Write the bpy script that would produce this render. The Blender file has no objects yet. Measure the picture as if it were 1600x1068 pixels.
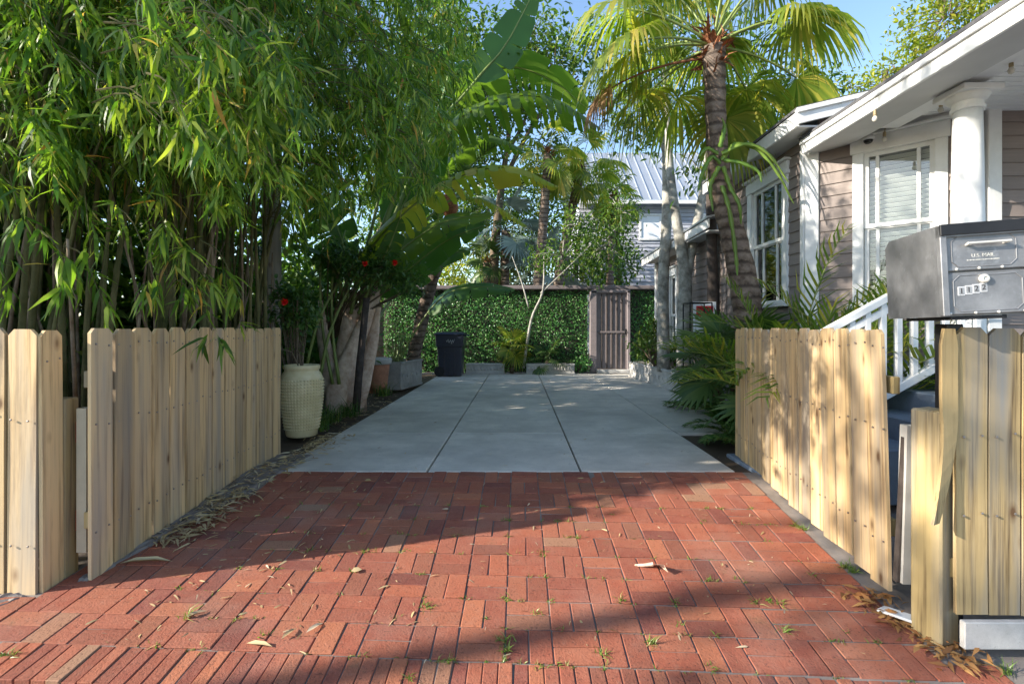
import bpy, bmesh, math, random
import numpy as np
from mathutils import Matrix, Vector

R = math.radians
random.seed(7)
rng = np.random.default_rng(11)
scene = bpy.context.scene
COL = scene.collection

# ------------------------------------------------------------------ camera, sky, sun, exposure
F, H, CX, CY = 820.0, 1.14, 810.0, 513.0        # focal length (px of a 1600 px frame), eye height, vanishing point
cam_d = bpy.data.cameras.new('camera')
cam_d.sensor_width = 36.0
cam_d.lens = 36.0 * F / 1600.0
cam_d.shift_x = -10.0 / 1600.0
cam_d.shift_y = -21.0 / 1600.0
cam_d.clip_start = 0.05
cam_d.clip_end = 2000.0
cam = bpy.data.objects.new('camera', cam_d)
COL.objects.link(cam)
cam.location = (0, 0, H)
cam.rotation_euler = (R(90), 0, 0)
scene.camera = cam

SUN_EL = R(24.0)
SUN_H = Vector((0.955, 0.295, 0)).normalized()   # horizontal travel of the sunlight
world = bpy.data.worlds.new('World')
scene.world = world
world.use_nodes = True
wn = world.node_tree.nodes
wl = world.node_tree.links
bg = wn['Background']
sky = wn.new('ShaderNodeTexSky')
sky.sky_type = 'NISHITA'
sky.sun_disc = False
sky.sun_elevation = SUN_EL
sky.sun_rotation = math.atan2(-SUN_H.x, -SUN_H.y)
sky.altitude = 0
sky.air_density = 1.0
sky.dust_density = .6
sky.ozone_density = 2.0
wl.new(sky.outputs[0], bg.inputs[0])
bg.inputs[1].default_value = 0.13

sun_d = bpy.data.lights.new('sun', 'SUN')
sun_d.energy = 4.2
sun_d.angle = R(0.53)
sun_d.color = (1.0, 0.92, 0.80)
sun = bpy.data.objects.new('sun', sun_d)
COL.objects.link(sun)
sd = Vector((SUN_H.x * math.cos(SUN_EL), SUN_H.y * math.cos(SUN_EL), -math.sin(SUN_EL)))
sun.rotation_euler = sd.to_track_quat('-Z', 'Y').to_euler()
sun.location = (-20, -6, 15)

scene.view_settings.view_transform = 'Standard'
scene.view_settings.look = 'None'
scene.view_settings.exposure = 1.52
scene.view_settings.gamma = 1.0
scene.view_settings.use_curve_mapping = False
scene.render.engine = 'CYCLES'
scene.cycles.use_denoising = True
scene.cycles.max_bounces = 7
scene.cycles.diffuse_bounces = 4
scene.cycles.glossy_bounces = 3
scene.cycles.transmission_bounces = 4
scene.cycles.transparent_max_bounces = 6
scene.cycles.sample_clamp_indirect = 6.0
scene.cycles.use_adaptive_sampling = True


# ------------------------------------------------------------------ place helpers
def W(px, py, Y):
    """point of the place that the photograph shows at px,py when it stands Y metres away"""
    return Vector(((px - CX) * Y / F, Y, H - (py - CY) * Y / F))


def apron(x, y):
    """height of the brick apron, which falls towards the street and twists a little"""
    return 0.0 if y >= 4.19 else -(4.19 - y) * (0.111 + 0.0105 * x)


# ------------------------------------------------------------------ object helpers
WM = {}


def tag(o, label=None, cat=None, group=None, kind=None):
    if label: o['label'] = label
    if cat: o['category'] = cat
    if group: o['group'] = group
    if kind: o['kind'] = kind
    return o


def place(o, parent, M):
    if parent is not None:
        o.parent = parent
        o.matrix_local = WM[parent.name].inverted() @ M
    else:
        o.matrix_local = M
    WM[o.name] = M.copy()


def thing(name, loc, label, cat, group=None, rz=0.0, parent=None):
    o = bpy.data.objects.new(name, None)
    o.empty_display_size = 0.1
    COL.objects.link(o)
    place(o, parent, Matrix.Translation(Vector(loc)) @ Matrix.Rotation(rz, 4, 'Z'))
    if label: tag(o, label, cat, group)
    return o


def link(name, me, mat=None, parent=None, M=None):
    o = bpy.data.objects.new(name, me)
    COL.objects.link(o)
    if mat is not None and len(me.materials) == 0:
        me.materials.append(mat)
    place(o, parent, M if M is not None else Matrix.Identity(4))
    return o


class MB:
    """collects shapes for ONE mesh"""
    def __init__(s):
        s.V, s.F = [], []

    def add(s, vs, fs):
        o = len(s.V)
        s.V.extend([tuple(v) for v in vs])
        s.F.extend([tuple(i + o for i in f) for f in fs])
        return s

    def box(s, c, size, rz=0.0, M=None):
        hx, hy, hz = size[0] / 2, size[1] / 2, size[2] / 2
        vs = [Vector((x, y, z)) for x in (-hx, hx) for y in (-hy, hy) for z in (-hz, hz)]
        T = Matrix.Translation(Vector(c)) @ Matrix.Rotation(rz, 4, 'Z')
        if M is not None: T = M @ T
        return s.add([T @ v for v in vs], [(0, 1, 3, 2), (4, 6, 7, 5), (0, 4, 5, 1), (2, 3, 7, 6), (0, 2, 6, 4), (1, 5, 7, 3)])

    def cbox(s, c, size, ch=0.004, rz=0.0, M=None):
        """box with chamfered edges"""
        h = [size[0] / 2, size[1] / 2, size[2] / 2]
        T = Matrix.Translation(Vector(c)) @ Matrix.Rotation(rz, 4, 'Z')
        if M is not None: T = M @ T
        bm = bmesh.new()
        bmesh.ops.create_cube(bm, size=1)
        for v in bm.verts: v.co = Vector((v.co.x * size[0], v.co.y * size[1], v.co.z * size[2]))
        bmesh.ops.bevel(bm, geom=list(bm.edges), offset=min(ch, min(size) * .45), segments=1, affect='EDGES')
        bm.verts.index_update()
        s.add([T @ v.co for v in bm.verts], [[v.index for v in f.verts] for f in bm.faces])
        bm.free()
        return s

    def tube(s, pts, rad, n=8, cap=True):
        pts = [Vector(p) for p in pts]
        m = len(pts)
        rad = rad if hasattr(rad, '__len__') else [rad] * m
        up = None
        vs, fs = [], []
        for i, p in enumerate(pts):
            t = (pts[min(i + 1, m - 1)] - pts[max(i - 1, 0)])
            t = t.normalized() if t.length > 1e-9 else Vector((0, 0, 1))
            if up is None:
                a = Vector((1, 0, 0)) if abs(t.x) < 0.8 else Vector((0, 1, 0))
                up = (a - t * a.dot(t)).normalized()
            else:
                up = up - t * up.dot(t)
                up = up.normalized() if up.length > 1e-6 else t.orthogonal().normalized()
            b = t.cross(up)
            for k in range(n):
                a = 2 * math.pi * k / n
                vs.append(p + (up * math.cos(a) + b * math.sin(a)) * rad[i])
        for i in range(m - 1):
            for k in range(n):
                k2 = (k + 1) % n
                fs.append((i * n + k, i * n + k2, (i + 1) * n + k2, (i + 1) * n + k))
        if cap:
            fs.append(tuple(range(n - 1, -1, -1)))
            fs.append(tuple((m - 1) * n + k for k in range(n)))
        return s.add(vs, fs)

    def lathe(s, prof, c, n=24, M=None):
        vs, fs = [], []
        for r, z in prof:
            for k in range(n):
                a = 2 * math.pi * k / n
                v = Vector((c[0] + r * math.cos(a), c[1] + r * math.sin(a), c[2] + z))
                vs.append(M @ v if M is not None else v)
        for i in range(len(prof) - 1):
            for k in range(n):
                k2 = (k + 1) % n
                fs.append((i * n + k, i * n + k2, (i + 1) * n + k2, (i + 1) * n + k))
        fs.append(tuple(range(n - 1, -1, -1)))
        fs.append(tuple((len(prof) - 1) * n + k for k in range(n)))
        return s.add(vs, fs)

    def prism(s, poly, ex, M=None):
        """poly: 3D points of one planar face; ex: extrusion vector"""
        n = len(poly)
        a = [Vector(p) for p in poly]
        b = [p + Vector(ex) for p in a]
        vs = a + b
        if M is not None: vs = [M @ v for v in vs]
        return s.add(vs, [tuple(range(n - 1, -1, -1)), tuple(range(n, 2 * n))] + [(i, (i + 1) % n, n + (i + 1) % n, n + i) for i in range(n)])

    def quad(s, a, b, c, d):
        return s.add([a, b, c, d], [(0, 1, 2, 3)])

    def mesh(s, name, smooth=False):
        me = bpy.data.meshes.new(name)
        me.from_pydata([tuple(v) for v in s.V], [], s.F)
        bm = bmesh.new(); bm.from_mesh(me)
        bmesh.ops.recalc_face_normals(bm, faces=bm.faces)
        bm.to_mesh(me); bm.free()
        if smooth:
            me.polygons.foreach_set('use_smooth', [True] * len(me.polygons))
        me.update()
        return me

    def build(s, name, mat, parent=None, M=None, smooth=False):
        """vertices are in the frame M (world when M is None)"""
        return link(name, s.mesh(name, smooth), mat, parent, M)


def np_mesh(name, V, flat, tot, smooth=True):
    me = bpy.data.meshes.new(name)
    V = np.ascontiguousarray(V, dtype=np.float32)
    me.vertices.add(len(V))
    me.vertices.foreach_set('co', V.ravel())
    me.loops.add(len(flat))
    me.loops.foreach_set('vertex_index', np.asarray(flat, dtype=np.int32))
    me.polygons.add(len(tot))
    st = np.concatenate([[0], np.cumsum(tot)[:-1]]).astype(np.int32)
    me.polygons.foreach_set('loop_start', st)
    if smooth: me.polygons.foreach_set('use_smooth', np.ones(len(tot), dtype=bool))
    me.update(calc_edges=True)
    me.validate()
    return me


class LB:
    """collects many leaves, each its own island, for one foliage mesh"""
    T = {
        'bamboo': ([0, .18, .18, .55, .55, 1], [0, .5, -.5, .42, -.42, 0], [0, .03, .03, -.02, -.02, -.20], [(0, 2, 1), (1, 2, 4, 3), (3, 4, 5)]),
        'broad': ([0, .3, .3, .3, .7, .7, .7, 1], [0, .5, 0, -.5, .42, 0, -.42, 0], [0, .07, 0, .07, .03, -.05, .03, -.14],
                  [(0, 2, 1), (0, 3, 2), (1, 2, 5, 4), (2, 3, 6, 5), (4, 5, 7), (5, 6, 7)]),
        'small': ([0, .45, .45, 1], [0, .5, -.5, 0], [0, .06, .06, -.1], [(0, 2, 1), (1, 2, 3)]),
        'blade': ([0, 0, .5, .5, 1], [.5, -.5, .4, -.4, 0], [0, 0, .04, .04, -.25], [(0, 1, 3, 2), (2, 3, 4)]),
    }

    def __init__(s):
        s.VV, s.FF, s.TT, s.off = [], [], [], 0

    def add(s, P, D, L, Wd, kind='bamboo', N=None, curl=1.0):
        P = np.asarray(P, float).reshape(-1, 3); n = len(P)
        if n == 0: return s
        D = np.asarray(D, float).reshape(-1, 3)
        D = D / np.maximum(np.linalg.norm(D, axis=1, keepdims=True), 1e-9)
        if N is None:
            N = np.tile([0, 0, 1.0], (n, 1)) + rng.normal(0, .45, (n, 3))
        S = np.cross(N, D); S /= np.maximum(np.linalg.norm(S, axis=1, keepdims=True), 1e-9)
        U = np.cross(D, S)
        L = np.broadcast_to(np.asarray(L, float), (n,)); Wd = np.broadcast_to(np.asarray(Wd, float), (n,))
        tx, ty, tz, fs = LB.T[kind]
        tx, ty, tz = np.array(tx), np.array(ty), np.array(tz) * curl
        V = P[:, None, :] + (L[:, None] * tx)[:, :, None] * D[:, None, :] + (Wd[:, None] * ty)[:, :, None] * S[:, None, :] + (L[:, None] * tz)[:, :, None] * U[:, None, :]
        k = len(tx)
        flat = np.concatenate([np.array(f) for f in fs])
        tot = np.array([len(f) for f in fs])
        FFm = flat[None, :] + (np.arange(n) * k)[:, None] + s.off
        s.VV.append(V.reshape(-1, 3)); s.FF.append(FFm.ravel()); s.TT.append(np.tile(tot, n))
        s.off += n * k
        return s

    def raw(s, V, faces):
        """a hand-made island"""
        V = np.asarray(V, float)
        s.VV.append(V)
        s.FF.append(np.concatenate([np.array(f) for f in faces]) + s.off)
        s.TT.append(np.array([len(f) for f in faces]))
        s.off += len(V)
        return s

    def build(s, name, mat, parent=None, smooth=True):
        if not s.VV: return None
        me = np_mesh(name, np.concatenate(s.VV), np.concatenate(s.FF), np.concatenate(s.TT), smooth)
        return link(name, me, mat, parent)


# ------------------------------------------------------------------ materials
class NT:
    def __init__(s, name):
        s.m = bpy.data.materials.new(name)
        s.m.use_nodes = True
        s.n, s.l = s.m.node_tree.nodes, s.m.node_tree.links
        s.b = s.n['Principled BSDF']
        s.out = s.n['Material Output']

    def node(s, t, **kw):
        n = s.n.new(t)
        for k, v in kw.items(): setattr(n, k, v)
        return n

    def val(s, sock, v):
        if isinstance(v, bpy.types.NodeSocket): s.l.new(v, sock)
        else: sock.default_value = v

    def coords(s, scale=(1, 1, 1), kind='Object', shift=True):
        tc = s.node('ShaderNodeTexCoord')
        mp = s.node('ShaderNodeMapping')
        mp.inputs['Scale'].default_value = scale
        if shift:
            oi = s.node('ShaderNodeObjectInfo')
            ad = s.node('ShaderNodeVectorMath', operation='MULTIPLY_ADD')
            ad.inputs[1].default_value = (31.7, 17.3, 23.1)
            cb = s.node('ShaderNodeCombineXYZ')
            for i in range(3): s.l.new(oi.outputs['Random'], cb.inputs[i])
            s.l.new(cb.outputs[0], ad.inputs[0])
            s.l.new(tc.outputs[kind], ad.inputs[2])
            s.l.new(ad.outputs[0], mp.inputs[0])
        else:
            s.l.new(tc.outputs[kind], mp.inputs[0])
        return mp.outputs[0]

    def noise(s, vec, scale=5, detail=4, rough=.55):
        n = s.node('ShaderNodeTexNoise')
        n.inputs['Scale'].default_value = scale
        n.inputs['Detail'].default_value = detail
        n.inputs['Roughness'].default_value = rough
        s.l.new(vec, n.inputs['Vector'])
        return n.outputs['Fac']

    def ramp(s, fac, stops, interp='LINEAR'):
        r = s.node('ShaderNodeValToRGB')
        cr = r.color_ramp; cr.interpolation = interp
        while len(cr.elements) < len(stops): cr.elements.new(0.5)
        for e, (p, c) in zip(cr.elements, stops):
            e.position = p
            e.color = (c, c, c, 1) if not hasattr(c, '__len__') else (*c, 1)
        s.val(r.inputs[0], fac)
        return r.outputs[0]

    def mix(s, fac, a, b, blend='MIX'):
        m = s.node('ShaderNodeMix', data_type='RGBA', blend_type=blend)
        s.val(m.inputs[0], fac)
        for sock, v in ((m.inputs[6], a), (m.inputs[7], b)):
            if isinstance(v, bpy.types.NodeSocket): s.l.new(v, sock)
            else: sock.default_value = (*v, 1) if hasattr(v, '__len__') else (v, v, v, 1)
        return m.outputs[2]

    def math(s, op, a, b=0.0):
        m = s.node('ShaderNodeMath', operation=op)
        s.val(m.inputs[0], a); s.val(m.inputs[1], b)
        return m.outputs[0]

    def rnd(s):
        """one random number for each object and each island of a joined mesh"""
        oi = s.node('ShaderNodeObjectInfo'); ge = s.node('ShaderNodeNewGeometry')
        return s.math('FRACT', s.math('ADD', oi.outputs['Random'], ge.outputs['Random Per Island']))

    def bump(s, h, strength=.3, dist=.01):
        b = s.node('ShaderNodeBump')
        b.inputs['Strength'].default_value = strength
        b.inputs['Distance'].default_value = dist
        s.l.new(h, b.inputs['Height'])
        s.l.new(b.outputs[0], s.b.inputs['Normal'])

    def fin(s, color=None, rough=.6, metal=0.0, spec=.5):
        if color is not None:
            s.val(s.b.inputs['Base Color'], color if isinstance(color, bpy.types.NodeSocket) else (*color, 1))
        s.val(s.b.inputs['Roughness'], rough)
        s.val(s.b.inputs['Metallic'], metal)
        s.b.inputs['Specular IOR Level'].default_value = spec
        return s.m


def plain(name, c, rough=.6, metal=0., var=.12, scale=8., bump=.0, spec=.5):
    t = NT(name)
    v = t.coords()
    n = t.noise(v, scale, 5, .6)
    f = t.ramp(n, [(.25, 1 - var), (.75, 1 + var)])
    col = t.mix(1.0, c, f, 'MULTIPLY')
    if bump: t.bump(n, bump, .005)
    return t.fin(col, rough, metal, spec)


def leafmat(name, stops, trans=.35, rough=.42, spec=.4, tint=(1.0, 1.12, .55)):
    t = NT(name)
    col = t.ramp(t.rnd(), stops)
    v = t.coords(shift=False)
    n = t.noise(v, 1.3, 2)
    col = t.mix(1.0, col, t.ramp(n, [(.3, .78), (.7, 1.2)]), 'MULTIPLY')
    t.fin(col, rough, 0, spec)
    tr = t.node('ShaderNodeBsdfTranslucent')
    t.l.new(t.mix(1.0, t.mix(1.0, col, tint, 'MULTIPLY'), 1.6, 'MULTIPLY'), tr.inputs[0])
    mx = t.node('ShaderNodeMixShader'); mx.inputs[0].default_value = trans
    t.l.new(t.b.outputs[0], mx.inputs[1]); t.l.new(tr.outputs[0], mx.inputs[2])
    t.l.new(mx.outputs[0], t.out.inputs[0])
    return t.m


def woodmat(name, light, dark, grey, greyamt=.5, axis=2):
    t = NT(name)
    def sc(a, b):
        q = [a, a, a]; q[axis] = b
        return tuple(q)
    # wandering grain: the across coordinate is bent by a slow noise
    base = t.coords(sc(1, .16))
    wob = t.node('ShaderNodeTexNoise'); wob.inputs['Scale'].default_value = 9.0; wob.inputs['Detail'].default_value = 2
    t.l.new(base, wob.inputs['Vector'])
    ad = t.node('ShaderNodeVectorMath', operation='MULTIPLY_ADD')
    ad.inputs[1].default_value = (.05, .05, .05)
    t.l.new(wob.outputs['Color'], ad.inputs[0]); t.l.new(base, ad.inputs[2])
    g = t.noise(ad.outputs[0], 62, 4, .6)
    fine = t.noise(t.coords(sc(160, 3)), 1.0, 3, .6)
    col = t.ramp(g, [(.40, dark), (.48, [l * .8 + d * .2 for l, d in zip(light, dark)]), (.55, light), (.75, [c * 1.12 for c in light])])
    col = t.mix(t.ramp(fine, [(.43, .6), (.55, 0)]), col, dark)
    g2 = t.noise(t.coords(sc(7, .9)), 1.0, 4)
    col = t.mix(t.ramp(g2, [(.40, 0), (.66, greyamt)]), col, grey)
    st = t.noise(t.coords(sc(4.5, 1.3)), 1.0, 6, .75)
    col = t.mix(t.ramp(st, [(.50, 0), (.70, .7)]), col, [c * .55 for c in dark])
    # knots with a dark ring
    vo = t.node('ShaderNodeTexVoronoi', voronoi_dimensions='2D'); vo.inputs['Scale'].default_value = 1.0
    sx = t.node('ShaderNodeSeparateXYZ'); cb2 = t.node('ShaderNodeCombineXYZ')
    t.l.new(t.coords(sc(5.0, 2.1)), sx.inputs[0])
    t.l.new(sx.outputs[1 if axis == 0 else 0], cb2.inputs[0]); t.l.new(sx.outputs[axis], cb2.inputs[1])
    t.l.new(cb2.outputs[0], vo.inputs['Vector'])
    kn = t.ramp(vo.outputs['Distance'], [(.04, .75), (.075, .95), (.10, .4), (.19, 0)])
    col = t.mix(kn, col, (.11, .05, .02))
    sk_ = t.noise(t.coords(sc(22, .8)), 1.0, 4, .7)
    col = t.mix(t.ramp(sk_, [(.49, 0), (.62, greyamt * .85)]), col, [c * .62 for c in grey])
    oi = t.node('ShaderNodeObjectInfo')
    col = t.mix(1.0, col, t.ramp(oi.outputs['Random'], [(0, (.62, .58, .54)), (.25, (1.0, .97, .92)), (.45, (.78, .80, .84)), (.62, (1.05, 1.0, .88)), (.8, (.74, .66, .56)), (1, (.95, .93, .9))]), 'MULTIPLY')
    t.bump(g, .5, .003)
    return t.fin(col, .74, 0, .2)


M = {}


def tag(o, label=None, cat=None, group=None, kind=None):
    if label: o['label'] = label
    if cat: o['category'] = cat
    if group: o['group'] = group
    if kind: o['kind'] = kind
    return o


def place(o, parent, M):
    if parent is not None:
        o.parent = parent
        o.matrix_local = WM[parent.name].inverted() @ M
    else:
        o.matrix_local = M
    WM[o.name] = M.copy()


def thing(name, loc, label, cat, group=None, rz=0.0, parent=None):
    o = bpy.data.objects.new(name, None)
    o.empty_display_size = 0.1
    COL.objects.link(o)
    place(o, parent, Matrix.Translation(Vector(loc)) @ Matrix.Rotation(rz, 4, 'Z'))
    if label: tag(o, label, cat, group)
    return o


def link(name, me, mat=None, parent=None, M=None):
    o = bpy.data.objects.new(name, me)
    COL.objects.link(o)
    if mat is not None and len(me.materials) == 0:
        me.materials.append(mat)
    place(o, parent, M if M is not None else Matrix.Identity(4))
    return o


class MB:
    """collects shapes for ONE mesh"""
    def __init__(s):
        s.V, s.F = [], []

    def add(s, vs, fs):
        o = len(s.V)
        s.V.extend([tuple(v) for v in vs])
        s.F.extend([tuple(i + o for i in f) for f in fs])
        return s

    def box(s, c, size, rz=0.0, M=None):
        hx, hy, hz = size[0] / 2, size[1] / 2, size[2] / 2
        vs = [Vector((x, y, z)) for x in (-hx, hx) for y in (-hy, hy) for z in (-hz, hz)]
        T = Matrix.Translation(Vector(c)) @ Matrix.Rotation(rz, 4, 'Z')
        if M is not None: T = M @ T
        return s.add([T @ v for v in vs], [(0, 1, 3, 2), (4, 6, 7, 5), (0, 4, 5, 1), (2, 3, 7, 6), (0, 2, 6, 4), (1, 5, 7, 3)])

    def cbox(s, c, size, ch=0.004, rz=0.0, M=None):
        """box with chamfered edges"""
        h = [size[0] / 2, size[1] / 2, size[2] / 2]
        T = Matrix.Translation(Vector(c)) @ Matrix.Rotation(rz, 4, 'Z')
        if M is not None: T = M @ T
        bm = bmesh.new()
        bmesh.ops.create_cube(bm, size=1)
        for v in bm.verts: v.co = Vector((v.co.x * size[0], v.co.y * size[1], v.co.z * size[2]))
        bmesh.ops.bevel(bm, geom=list(bm.edges), offset=min(ch, min(size) * .45), segments=1, affect='EDGES')
        bm.verts.index_update()
        s.add([T @ v.co for v in bm.verts], [[v.index for v in f.verts] for f in bm.faces])
        bm.free()
        return s

    def tube(s, pts, rad, n=8, cap=True):
        pts = [Vector(p) for p in pts]
        m = len(pts)
        rad = rad if hasattr(rad, '__len__') else [rad] * m
        up = None
        vs, fs = [], []
        for i, p in enumerate(pts):
            t = (pts[min(i + 1, m - 1)] - pts[max(i - 1, 0)])
            t = t.normalized() if t.length > 1e-9 else Vector((0, 0, 1))
            if up is None:
                a = Vector((1, 0, 0)) if abs(t.x) < 0.8 else Vector((0, 1, 0))
                up = (a - t * a.dot(t)).normalized()
            else:
                up = up - t * up.dot(t)
                up = up.normalized() if up.length > 1e-6 else t.orthogonal().normalized()
            b = t.cross(up)
            for k in range(n):
                a = 2 * math.pi * k / n
                vs.append(p + (up * math.cos(a) + b * math.sin(a)) * rad[i])
        for i in range(m - 1):
            for k in range(n):
                k2 = (k + 1) % n
                fs.append((i * n + k, i * n + k2, (i + 1) * n + k2, (i + 1) * n + k))
        if cap:
            fs.append(tuple(range(n - 1, -1, -1)))
            fs.append(tuple((m - 1) * n + k for k in range(n)))
        return s.add(vs, fs)

    def lathe(s, prof, c, n=24, M=None):
        vs, fs = [], []
        for r, z in prof:
            for k in range(n):
                a = 2 * math.pi * k / n
                v = Vector((c[0] + r * math.cos(a), c[1] + r * math.sin(a), c[2] + z))
                vs.append(M @ v if M is not None else v)
        for i in range(len(prof) - 1):
            for k in range(n):
                k2 = (k + 1) % n
                fs.append((i * n + k, i * n + k2, (i + 1) * n + k2, (i + 1) * n + k))
        fs.append(tuple(range(n - 1, -1, -1)))
        fs.append(tuple((len(prof) - 1) * n + k for k in range(n)))
        return s.add(vs, fs)

    def prism(s, poly, ex, M=None):
        """poly: 3D points of one planar face; ex: extrusion vector"""
        n = len(poly)
        a = [Vector(p) for p in poly]
        b = [p + Vector(ex) for p in a]
        vs = a + b
        if M is not None: vs = [M @ v for v in vs]
        return s.add(vs, [tuple(range(n - 1, -1, -1)), tuple(range(n, 2 * n))] + [(i, (i + 1) % n, n + (i + 1) % n, n + i) for i in range(n)])

    def quad(s, a, b, c, d):
        return s.add([a, b, c, d], [(0, 1, 2, 3)])

    def mesh(s, name, smooth=False):
        me = bpy.data.meshes.new(name)
        me.from_pydata([tuple(v) for v in s.V], [], s.F)
        bm = bmesh.new(); bm.from_mesh(me)
        bmesh.ops.recalc_face_normals(bm, faces=bm.faces)
        bm.to_mesh(me); bm.free()
        if smooth:
            me.polygons.foreach_set('use_smooth', [True] * len(me.polygons))
        me.update()
        return me

    def build(s, name, mat, parent=None, M=None, smooth=False):
        """vertices are in the frame M (world when M is None)"""
        return link(name, s.mesh(name, smooth), mat, parent, M)


def np_mesh(name, V, flat, tot, smooth=True):
    me = bpy.data.meshes.new(name)
    V = np.ascontiguousarray(V, dtype=np.float32)
    me.vertices.add(len(V))
    me.vertices.foreach_set('co', V.ravel())
    me.loops.add(len(flat))
    me.loops.foreach_set('vertex_index', np.asarray(flat, dtype=np.int32))
    me.polygons.add(len(tot))
    st = np.concatenate([[0], np.cumsum(tot)[:-1]]).astype(np.int32)
    me.polygons.foreach_set('loop_start', st)
    if smooth: me.polygons.foreach_set('use_smooth', np.ones(len(tot), dtype=bool))
    me.update(calc_edges=True)
    me.validate()
    return me


class LB:
    """collects many leaves, each its own island, for one foliage mesh"""
    T = {
        'bamboo': ([0, .18, .18, .55, .55, 1], [0, .5, -.5, .42, -.42, 0], [0, .03, .03, -.02, -.02, -.20], [(0, 2, 1), (1, 2, 4, 3), (3, 4, 5)]),
        'broad': ([0, .3, .3, .3, .7, .7, .7, 1], [0, .5, 0, -.5, .42, 0, -.42, 0], [0, .07, 0, .07, .03, -.05, .03, -.14],
                  [(0, 2, 1), (0, 3, 2), (1, 2, 5, 4), (2, 3, 6, 5), (4, 5, 7), (5, 6, 7)]),
        'small': ([0, .45, .45, 1], [0, .5, -.5, 0], [0, .06, .06, -.1], [(0, 2, 1), (1, 2, 3)]),
        'blade': ([0, 0, .5, .5, 1], [.5, -.5, .4, -.4, 0], [0, 0, .04, .04, -.25], [(0, 1, 3, 2), (2, 3, 4)]),
    }

    def __init__(s):
        s.VV, s.FF, s.TT, s.off = [], [], [], 0

    def add(s, P, D, L, Wd, kind='bamboo', N=None, curl=1.0):
        P = np.asarray(P, float).reshape(-1, 3); n = len(P)
        if n == 0: return s
        D = np.asarray(D, float).reshape(-1, 3)
        D = D / np.maximum(np.linalg.norm(D, axis=1, keepdims=True), 1e-9)
        if N is None:
            N = np.tile([0, 0, 1.0], (n, 1)) + rng.normal(0, .45, (n, 3))
        S = np.cross(N, D); S /= np.maximum(np.linalg.norm(S, axis=1, keepdims=True), 1e-9)
        U = np.cross(D, S)
        L = np.broadcast_to(np.asarray(L, float), (n,)); Wd = np.broadcast_to(np.asarray(Wd, float), (n,))
        tx, ty, tz, fs = LB.T[kind]
        tx, ty, tz = np.array(tx), np.array(ty), np.array(tz) * curl
        V = P[:, None, :] + (L[:, None] * tx)[:, :, None] * D[:, None, :] + (Wd[:, None] * ty)[:, :, None] * S[:, None, :] + (L[:, None] * tz)[:, :, None] * U[:, None, :]
        k = len(tx)
        flat = np.concatenate([np.array(f) for f in fs])
        tot = np.array([len(f) for f in fs])
        FFm = flat[None, :] + (np.arange(n) * k)[:, None] + s.off
        s.VV.append(V.reshape(-1, 3)); s.FF.append(FFm.ravel()); s.TT.append(np.tile(tot, n))
        s.off += n * k
        return s

    def raw(s, V, faces):
        """a hand-made island"""
        V = np.asarray(V, float)
        s.VV.append(V)
        s.FF.append(np.concatenate([np.array(f) for f in faces]) + s.off)
        s.TT.append(np.array([len(f) for f in faces]))
        s.off += len(V)
        return s

    def build(s, name, mat, parent=None, smooth=True):
        if not s.VV: return None
        me = np_mesh(name, np.concatenate(s.VV), np.concatenate(s.FF), np.concatenate(s.TT), smooth)
        return link(name, me, mat, parent)


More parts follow.
